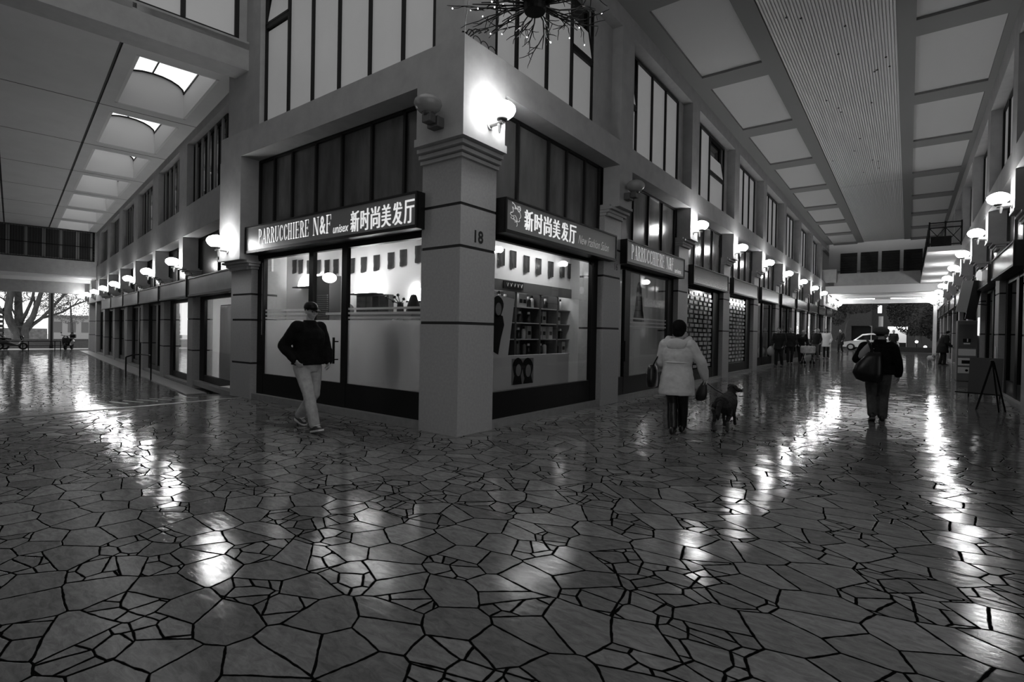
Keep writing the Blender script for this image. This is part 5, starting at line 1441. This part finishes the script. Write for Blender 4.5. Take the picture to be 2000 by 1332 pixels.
    if 'shoe' in cloth:
        m, sole = cloth['shoe']
        for q in 'RL':
            an = V(*J['an' + q]); td = V(*J.get('toe' + q, (0, 1, 0))).normalized(); lat = td.cross(V(0, 0, 1)).normalized(); up = lat.cross(td)
            mb = MB(); Rg = []
            for y, w, h0, h1 in ((-.085, .022, -.08, -.02), (-.075, .034, -.088, .02), (-.03, .040, -.088, .035), (.03, .042, -.088, .01), (.09, .047, -.088, -.025), (.15, .043, -.086, -.045), (.185, .022, -.082, -.058)):
                Rg.append([an + td * y + lat * (w * math.cos(a)) + up * ((h0 + h1) / 2 + (h1 - h0) / 2 * math.sin(a)) for a in [2 * PI * i / 12 for i in range(12)]])
            mb.loft(Rg); o = obj('shoe', mb, m, body, smooth=True)
            if sole:
                mb = MB(); mb.loft([[an + td * y + lat * (w * x) + up * z for x, z in ((-1, -.092), (1, -.092), (1, -.070), (-1, -.070))] for y, w in ((-.09, .03), (-.05, .042), (.05, .045), (.12, .05), (.17, .042), (.195, .02))]); obj('sole', mb, sole, o)
                mb = MB()
                for y in (.02, .05, .08): mb.bar(an + td * y + lat * -.035 + up * -.005, an + td * (y + .03) + lat * .04 + up * -.012, .012, .012)
                obj('lace', mb, sole, o)
    return body

NAVY = mat('dark_jacket', .006, .85, spec=.12, noise=.5, nscale=14, bump=.3)
DENIM = mat('pale_denim', .34, .85, noise=.25, nscale=7)
DENIM2 = mat('dark_denim', .07, .85, noise=.4, nscale=7)
COAT = mat('pale_quilted_coat', .50, .6, noise=.10, nscale=6, bump=.25)
BOOT = mat('black_boot', .006, .35)
RB = lambda a: Matrix.Rotation(math.radians(a), 4, 'Z')

# --- walking man in a cap, left of the corner pillar
Jm = dict(pelvis=(0, .0, .96), chest=(0, .03, 1.33), neck=(0, .045, 1.53), head=(0, .07, 1.695), tw=.25, yaw=.05, pitch=-.12,
          shR=(.20, .07, 1.46), elR=(.315, -.10, 1.20), wrR=(.24, .07, 1.01), shL=(-.20, -.03, 1.46), elL=(-.29, .0, 1.17), wrL=(-.24, .14, .97),
          hipR=(.10, .0, .92), knR=(.11, .24, .52), anR=(.10, .38, .115), toeR=(.05, 1, .22), hipL=(-.10, 0, .92), knL=(-.10, .02, .50), anL=(-.10, -.38, .14), toeL=(0, 1, -.22), gripR=.6, gripL=.7)
person('person', 'man in dark jacket, peaked cap and pale jeans striding past the salon shopfront', T(-1.99, -1.02, 0.0) @ RB(-92), Jm,
       dict(trousers=(DENIM, 1.2, .02), jacket=(NAVY, 1.27, .93, .98), collar=(NAVY, -.05, .035, .088), cap=(BLACK, 'peaked'), hair=(BLACK, 'short'), shoe=(mat('dark_trainer', .02, .5), mat('white_sole', .6, .6))))
# --- woman with the pale coat
Jw = dict(pelvis=(0, 0, .86), chest=(0, .02, 1.18), neck=(0, .03, 1.37), head=(.01, .05, 1.525), yaw=-.1, pitch=-.1,
          shR=(.18, .01, 1.30), elR=(.33, .03, 1.06), wrR=(.37, .12, .84), shL=(-.18, .01, 1.30), elL=(-.245, .03, 1.05), wrL=(-.20, .20, .95),
          hipR=(.085, 0, .82), knR=(.075, .10, .46), anR=(.05, .20, .10), hipL=(-.085, 0, .82), knL=(-.07, .05, .46), anL=(-.045, -.02, .095), toeL=(0, 1, 0), gripR=.8, gripL=.9)
MW = T(2.22, 2.28, 0.0) @ RB(8)
person('person', 'woman in a pale hooded winter coat and dark hat seen from behind, walking a dog', MW, Jw,
       dict(trousers=(BOOT, 1.12, .02), jacket=(COAT, 1.20, .585, 1.14), belt=(COAT, 1.055, .193, .153, .012), hood=COAT, hair=(NAVY, 'bob'), cap=(NAVY, 'wool'), shoe=(BOOT, None)))
# her boots' shafts belong to the boots
t = thing('handbag', 'black handbag hanging at the left side of the woman in the pale coat', 'handbag', MW @ T(-.37, .05, 0))
mb = MB(); mb.loft([[(w * math.cos(a) * (1 if abs(math.cos(a)) < .7 else .9), d * math.sin(a), z) for a in [2 * PI * i / 16 for i in range(16)]] for z, w, d in ((.66, .05, .10), (.68, .075, .15), (.80, .085, .165), (.93, .075, .15), (1.0, .05, .13))])
obj('bag_body', mb, mat('black_leather', .007, .3, bump=.2, nscale=20), t, smooth=True)
mb = MB(); mb.tube([(.03, -.10, .99), (.09, -.08, 1.12), (.15, -.02, 1.22), (.13, .06, 1.12), (.04, .10, .99)], .010, 6); obj('strap', mb, BLACK, t)
mb = MB(); mb.box(-.09, -.07, -.03, .03, .86, .90); obj('clasp', mb, mat('chrome', .7, .15, metal=1), t)
t = thing('carry_pouch', 'dark soft pouch carried in the right hand of the woman in the pale coat', 'pouch', MW @ T(.36, .14, 0))
mb = MB(); mb.loft([[(c + w * math.cos(a), .06 * w / .08 * math.sin(a), z) for a in [2 * PI * i / 14 for i in range(14)]] for z, w, c in ((.50, .035, -.06), (.53, .075, -.05), (.62, .08, -.035), (.70, .06, -.02), (.77, .03, 0), (.80, .022, .01))])
obj('bag_body', mb, mat('black_cape', .008, .55), t, smooth=True)
mb = MB(); mb.tube([(.01, 0, .79), (.015, 0, .83)], .022, 8); obj('drawstring', mb, BLACK, t)

# --- walker with shoulder bag, from behind
Jb = dict(pelvis=(0, 0, .86), chest=(.0, .02, 1.19), neck=(.02, .04, 1.38), head=(.04, .06, 1.52), yaw=-.55, pitch=-.05,
          shR=(.19, .0, 1.31), elR=(.27, -.03, 1.05), wrR=(.29, .07, .83), shL=(-.20, .0, 1.30), elL=(-.31, -.05, 1.08), wrL=(-.22, .10, 1.26), pnL=(0, -1, 0), gripL=.8,
          hipR=(.09, 0, .82), knR=(.085, .06, .46), anR=(.075, -.02, .095), hipL=(-.09, 0, .82), knL=(-.085, .05, .46), anL=(-.07, -.08, .13), toeL=(-.1, 1, -.35), gripR=.3)
MBK = T(4.49, 5.90, 0.0) @ RB(3)
person('person', 'walker in beret, black coat and dark jeans seen from behind in the right passage', MBK, Jb,
       dict(trousers=(DENIM2, 1.2, .02), jacket=(NAVY, 1.28, .84, 1.05), collar=(NAVY, -.05, .06, .095), hair=(BLACK, 'short'), cap=(mat('grey_beret', .09, .9), 'beret'), shoe=(BOOT, mat('grey_sole', .12, .7))))
t = thing('shoulder_bag', 'big slouchy black shoulder bag on the left back of the walker in the beret', 'shoulder bag', MBK @ T(-.13, -.20, 0))
mb = MB(); mb.loft([[(c + w * math.cos(a), d * math.sin(a) , z) for a in [2 * PI * i / 18 for i in range(18)]] for z, w, d, c in ((.70, .10, .06, .02), (.74, .19, .11, .0), (.86, .225, .13, -.02), (1.0, .20, .11, .0), (1.12, .14, .07, .04), (1.22, .09, .03, .07))])
obj('bag_body', mb, mat('black_leather', .007, .3), t, smooth=True)
mb = MB(); mb.tube([(.05, -.0, 1.2), (.0, .03, 1.36), (-.03, .15, 1.41), (-.02, .27, 1.36), (.0, .32, 1.2)], .022, 8); obj('strap', mb, BLACK, t)
mb = MB()
for z in (1.16, 1.22, 1.28): mb.ball((.06, -.035, z), .009, nu=8, nv=5)
obj('stud', mb, mat('chrome', .7, .15, metal=1), t)
t = tag(obj('scarf_panel', MB().loft([[(c + w * math.cos(a), .035 * math.sin(a), z) for a in [2 * PI * i / 14 for i in range(14)]] for z, w, c in ((1.10, .03, -.25), (1.14, .065, -.23), (1.22, .075, -.20), (1.30, .06, -.16), (1.37, .03, -.13))]), mat('grey_wool', .42, .8), None, MBK @ T(0, -.12, 0), smooth=True), 'grey woollen scarf end hanging over the left shoulder of the walker in the beret', 'scarf')

# --- small figures far down the right passage
def standing(yaw=0, lean=0.0, w=1.0, stride=.1):
    return dict(pelvis=(0, 0, .93), chest=(0, .02 + lean * .5, 1.29 - lean * .15), neck=(0, .03 + lean, 1.48 - lean * .3), head=(0, .05 + lean * 1.3, 1.63 - lean * .4), yaw=yaw,
                shR=(.19 * w, lean * .7, 1.42 - lean * .2), elR=(.26, .0 + lean * .6, 1.14 - lean * .2), wrR=(.25, .16 + lean * .8, .95 - lean * .1), shL=(-.19 * w, lean * .7, 1.42 - lean * .2), elL=(-.26, -.02 + lean * .6, 1.14 - lean * .2), wrL=(-.24, .14 + lean * .8, .95 - lean * .1),
                hipR=(.09, 0, .89), knR=(.09, .04 + stride * .5, .48), anR=(.09, stride, .09), hipL=(-.09, 0, .89), knL=(-.09, .02, .48), anL=(-.09, -stride, .09))
DK = mat('near_black_cloth', .007, .85)
G1 = mat('grey_cloth', .10, .85)
def far(label, x, y, rot, J, **cl):
    return person('person', label, T(x, y, zr(y)) @ RB(rot), J, cl, vox=.013)
far('bulky figure in black with a pale carrier bag by shopfronts far down the passage', .34, 20.5, 170, standing(0, .05), trousers=(DK, 1.05, .02), jacket=(DK, 1.08, .75, 1.1), hair=(BLACK, 'short'), shoe=(BOOT, None))
far('figure in black with a bare head standing behind the bulky one on the salon side', .36, 23.0, 200, standing(.3, .0), trousers=(DK, 1.05, .02), jacket=(DK, 1.04, .8, 1.05), hair=(G1, 'short'), shoe=(BOOT, None))
far('stooping person in a dark coat pushing a shopping trolley past the shops', .60, 24.3, -150, standing(0, .28, 1.0, .22), trousers=(DK, 1.0, .02), jacket=(DK, 1.12, .78, 1.05), hair=(mat('white_hair', .6, .8), 'short'), shoe=(BOOT, None))
far('man in a dark jacket walking beside the woman in white far down the passage', .72, 29.0, 175, standing(.2, .02), trousers=(G1, 1.0, .02), jacket=(DK, 1.02, .85, 1.0), hair=(BLACK, 'short'), shoe=(BOOT, None))
far('person in a pale hood half hidden behind the man in the dark jacket', .38, 32.6, 185, standing(0, .0), trousers=(DK, 1.0, .02), jacket=(mat('pale_cloth', .45, .8), 1.1, .8, 1.0), hair=(mat('white_hair', .6, .8), 'bob'), shoe=(BOOT, None))
far('woman in a short white coat and dark tights standing far down the passage', 1.12, 30.0, 170, standing(.15, .0, .95, .04), trousers=(DK, .9, .02), jacket=(mat('white_coat', .85, .7), 1.02, .70, 1.2), hair=(BLACK, 'long'), shoe=(BOOT, None))
far('dark figure standing by the left edge of the street opening', .85, 41.2, 150, standing(0, .0), trousers=(DK, 1.05, .02), jacket=(DK, 1.06, .6, 1.1), hair=(BLACK, 'short'), shoe=(BOOT, None))
far('dark figure standing in the middle of the street opening before the lit kiosk', 4.04, 43.0, 180, standing(0, .0), trousers=(DK, 1.05, .02), jacket=(DK, 1.06, .6, 1.1), hair=(BLACK, 'short'), shoe=(BOOT, None))
far('large dark figure bending forward beside the far arcade with a small pale dog', 6.27, 28.4, -75, standing(0, .14, 1.1, .06), trousers=(DK, 1.15, .02), jacket=(DK, 1.4, .6, 1.15), hair=(BLACK, 'short'), shoe=(BOOT, None))
t = thing('white_carrier_bag', 'crumpled pale carrier bag held by the bulky figure in black', 'bag', T(.02, 20.3, zr(20.3)))
mb = MB(); mb.loft([[(w * math.cos(a) * (1 + .1 * math.sin(3 * a)), .6 * w * math.sin(a), z) for a in [2 * PI * i / 14 for i in range(14)]] for z, w in ((.48, .05), (.55, .12), (.72, .15), (.82, .10), (.9, .03))]); obj('bag_body', mb, mat('carrier_grey', .30, .6), t, smooth=True)
mb = MB(); mb.tube([(-.03, 0, .88), (0, 0, 1.0), (.03, 0, .88)], .008, 5); obj('handle', mb, BLACK, t)
t = thing('shopping_trolley', 'dark wheeled trolley with a pale bag pushed by the stooping person', 'trolley', T(1.06, 23.5, zr(23.5)) @ RB(-150))
mb = MB()
for x in (-.2, .2):
    mb.bar((x, -.15, .08), (x, .12, .55), .025, .025); mb.bar((x, .15, .08), (x, -.12, .55), .025, .025); mb.bar((x, -.12, .55), (x, -.3, .95), .025, .025)
mb.bar((-.2, -.3, .95), (.2, -.3, .95), .03, .03); obj('frame', mb, BLACK, t)
mb = MB(); mb.loft([[(w * math.cos(a), .65 * w * math.sin(a), z) for a in [PI / 4 + 2 * PI * i / 12 for i in range(12)]] for z, w in ((.52, .28), (.56, .33), (.82, .34), (.88, .30))]); obj('bag_body', mb, mat('trolley_bag', .55, .6, noise=.4, nscale=6), t)
for x in (-.2, .2):
    for y in (-.16, .16):
        mb = MB(); mb.lathe([(.02, -.02), (.08, -.02), (.08, .02), (.02, .02)], (x, y, .08), 12, Matrix.Rotation(PI / 2, 3, 'Y')); obj('wheel', mb, BLACK, t)

# ================================================================== DOGS
def dog(name, label, M, m1, m2, vox=.008, s=1.0, headyaw=-.9):
    """local facing +y, standing; shoulder about 0.42 m"""
    mb = MB(); B = lambda c, r, Mx=None: mb.ball(c, r, Mx)
    mb.tube([(0, -.34, .40), (0, -.28, .41), (0, -.12, .40), (0, .08, .40), (0, .24, .40), (0, .33, .42), (0, .38, .45)], [(.04, .06), (.115, .125), (.125, .135), (.13, .16), (.125, .175), (.10, .14), (.05, .08)], 14, up=(1, 0, 0))
    mb.limb((0, .27, .45), (0, .40, .56), .085, .065)
    H = V(0, .44, .60); Mh = Matrix.Rotation(headyaw, 3, 'Z')
    B(H, (.07, .08, .07), Mh); mb.limb(H + Mh @ V(0, .05, -.012), H + Mh @ V(0, .14, -.03), .045, .028); B(H + Mh @ V(0, .165, -.02), (.016, .014, .013), Mh)
    for q in (-1, 1):
        # front: elbow, wrist, paw
        lift = .05 if q == 1 else 0
        mb.limb((q * .07, .24, .38), (q * .075, .20, .25), .052, .036); mb.limb((q * .075, .20, .25), (q * .075, .235 + lift, .10 + lift * .6), .032, .022); mb.limb((q * .075, .235 + lift, .10 + lift * .6), (q * .075, .265 + lift, .028 + lift * .6), .022, .026)
        # hind: knee forward, hock back
        st = .05 * q
        mb.limb((q * .07, -.25, .38), (q * .085, -.17 + st, .25), .078, .045); mb.limb((q * .085, -.17 + st, .25), (q * .085, -.32 + st, .15), .040, .024); mb.limb((q * .085, -.32 + st, .15), (q * .085, -.30 + st, .04), .022, .022); mb.limb((q * .085, -.30 + st, .028), (q * .085, -.25 + st, .024), .026, .022)
    mb.tube([(0, -.33, .44), (0, -.42, .38), (0, -.47, .28), (0, -.46, .2)], [.035, .04, .035, .012], 10)
    b = obj(name, mb, m1, None, M @ Matrix.Scale(s, 4)); remesh(b, vox, 2, .02, .04)
    tag(b, label, 'dog')
    for q in (-1, 1):
        mb = MB(); mb.tube([H + Mh @ V(q * .055, -.01, .055), H + Mh @ V(q * .09, .0, .05), H + Mh @ V(q * .105, .02, .0), H + Mh @ V(q * .10, .03, -.03)], [(.03, .012), (.035, .012), (.03, .01), (.008, .006)], 8, up=Mh @ V(0, 1, 0)); obj('ear', mb, m1, b, smooth=True)
    mb = MB(); mb.tube([V(0, .33, .50) + V(.085 * math.cos(a), .055 * math.sin(a), -.06 * math.sin(a)) for a in [2 * PI * i / 16 for i in range(17)]], .012, 6); obj('collar', mb, BLACK, b)
    if m2:
        mb = MB()
        for q in (-1, 1):
            st = .05 * q; mb.limb((q * .088, -.315 + st, .15), (q * .086, -.30 + st, .04), .028, .028); mb.limb((q * .10, -.24 + st, .33), (q * .098, -.2 + st, .25), .045, .03)
        mb.ball(H + Mh @ V(0, .13, -.038), (.03, .05, .022), Mh)
        remesh(obj('tan_markings', mb, m2, b), vox, 2, .01, .03)
    mb = MB()
    for q in (-1, 1): mb.ball(H + Mh @ V(q * .035, .065, .02), .011, nu=8, nv=5)
    obj('eyes', mb, BLACK, b)
    return b
MD = T(2.66, 3.22, 0.0) @ RB(2)
dog('dog', 'dark shaggy dog on a lead ahead of the woman in the pale coat', MD, mat('dark_fur', .012, .8, noise=.6, nscale=30, bump=.6), mat('tan_fur', .07, .85, noise=.4, nscale=30, bump=.5))
dog('dog', 'small fluffy pale dog beside the large dark figure near the far arcade', T(5.85, 28.5, zr(28.5)) @ RB(200), mat('pale_fur', .45, .9, noise=.3, nscale=20), None, .012, .8, 0)
a = MW @ V(.37, .22, .77); b = MD @ V(0, .30, .50)
mb = MB(); mb.tube([a, a.lerp(b, .35) + V(0, 0, -.03), a.lerp(b, .7) + V(0, 0, -.035), b], .009, 6)
tag(obj('dog_lead', mb, BLACK), 'dark lead between the woman in the pale coat and the dark dog', 'dog lead')
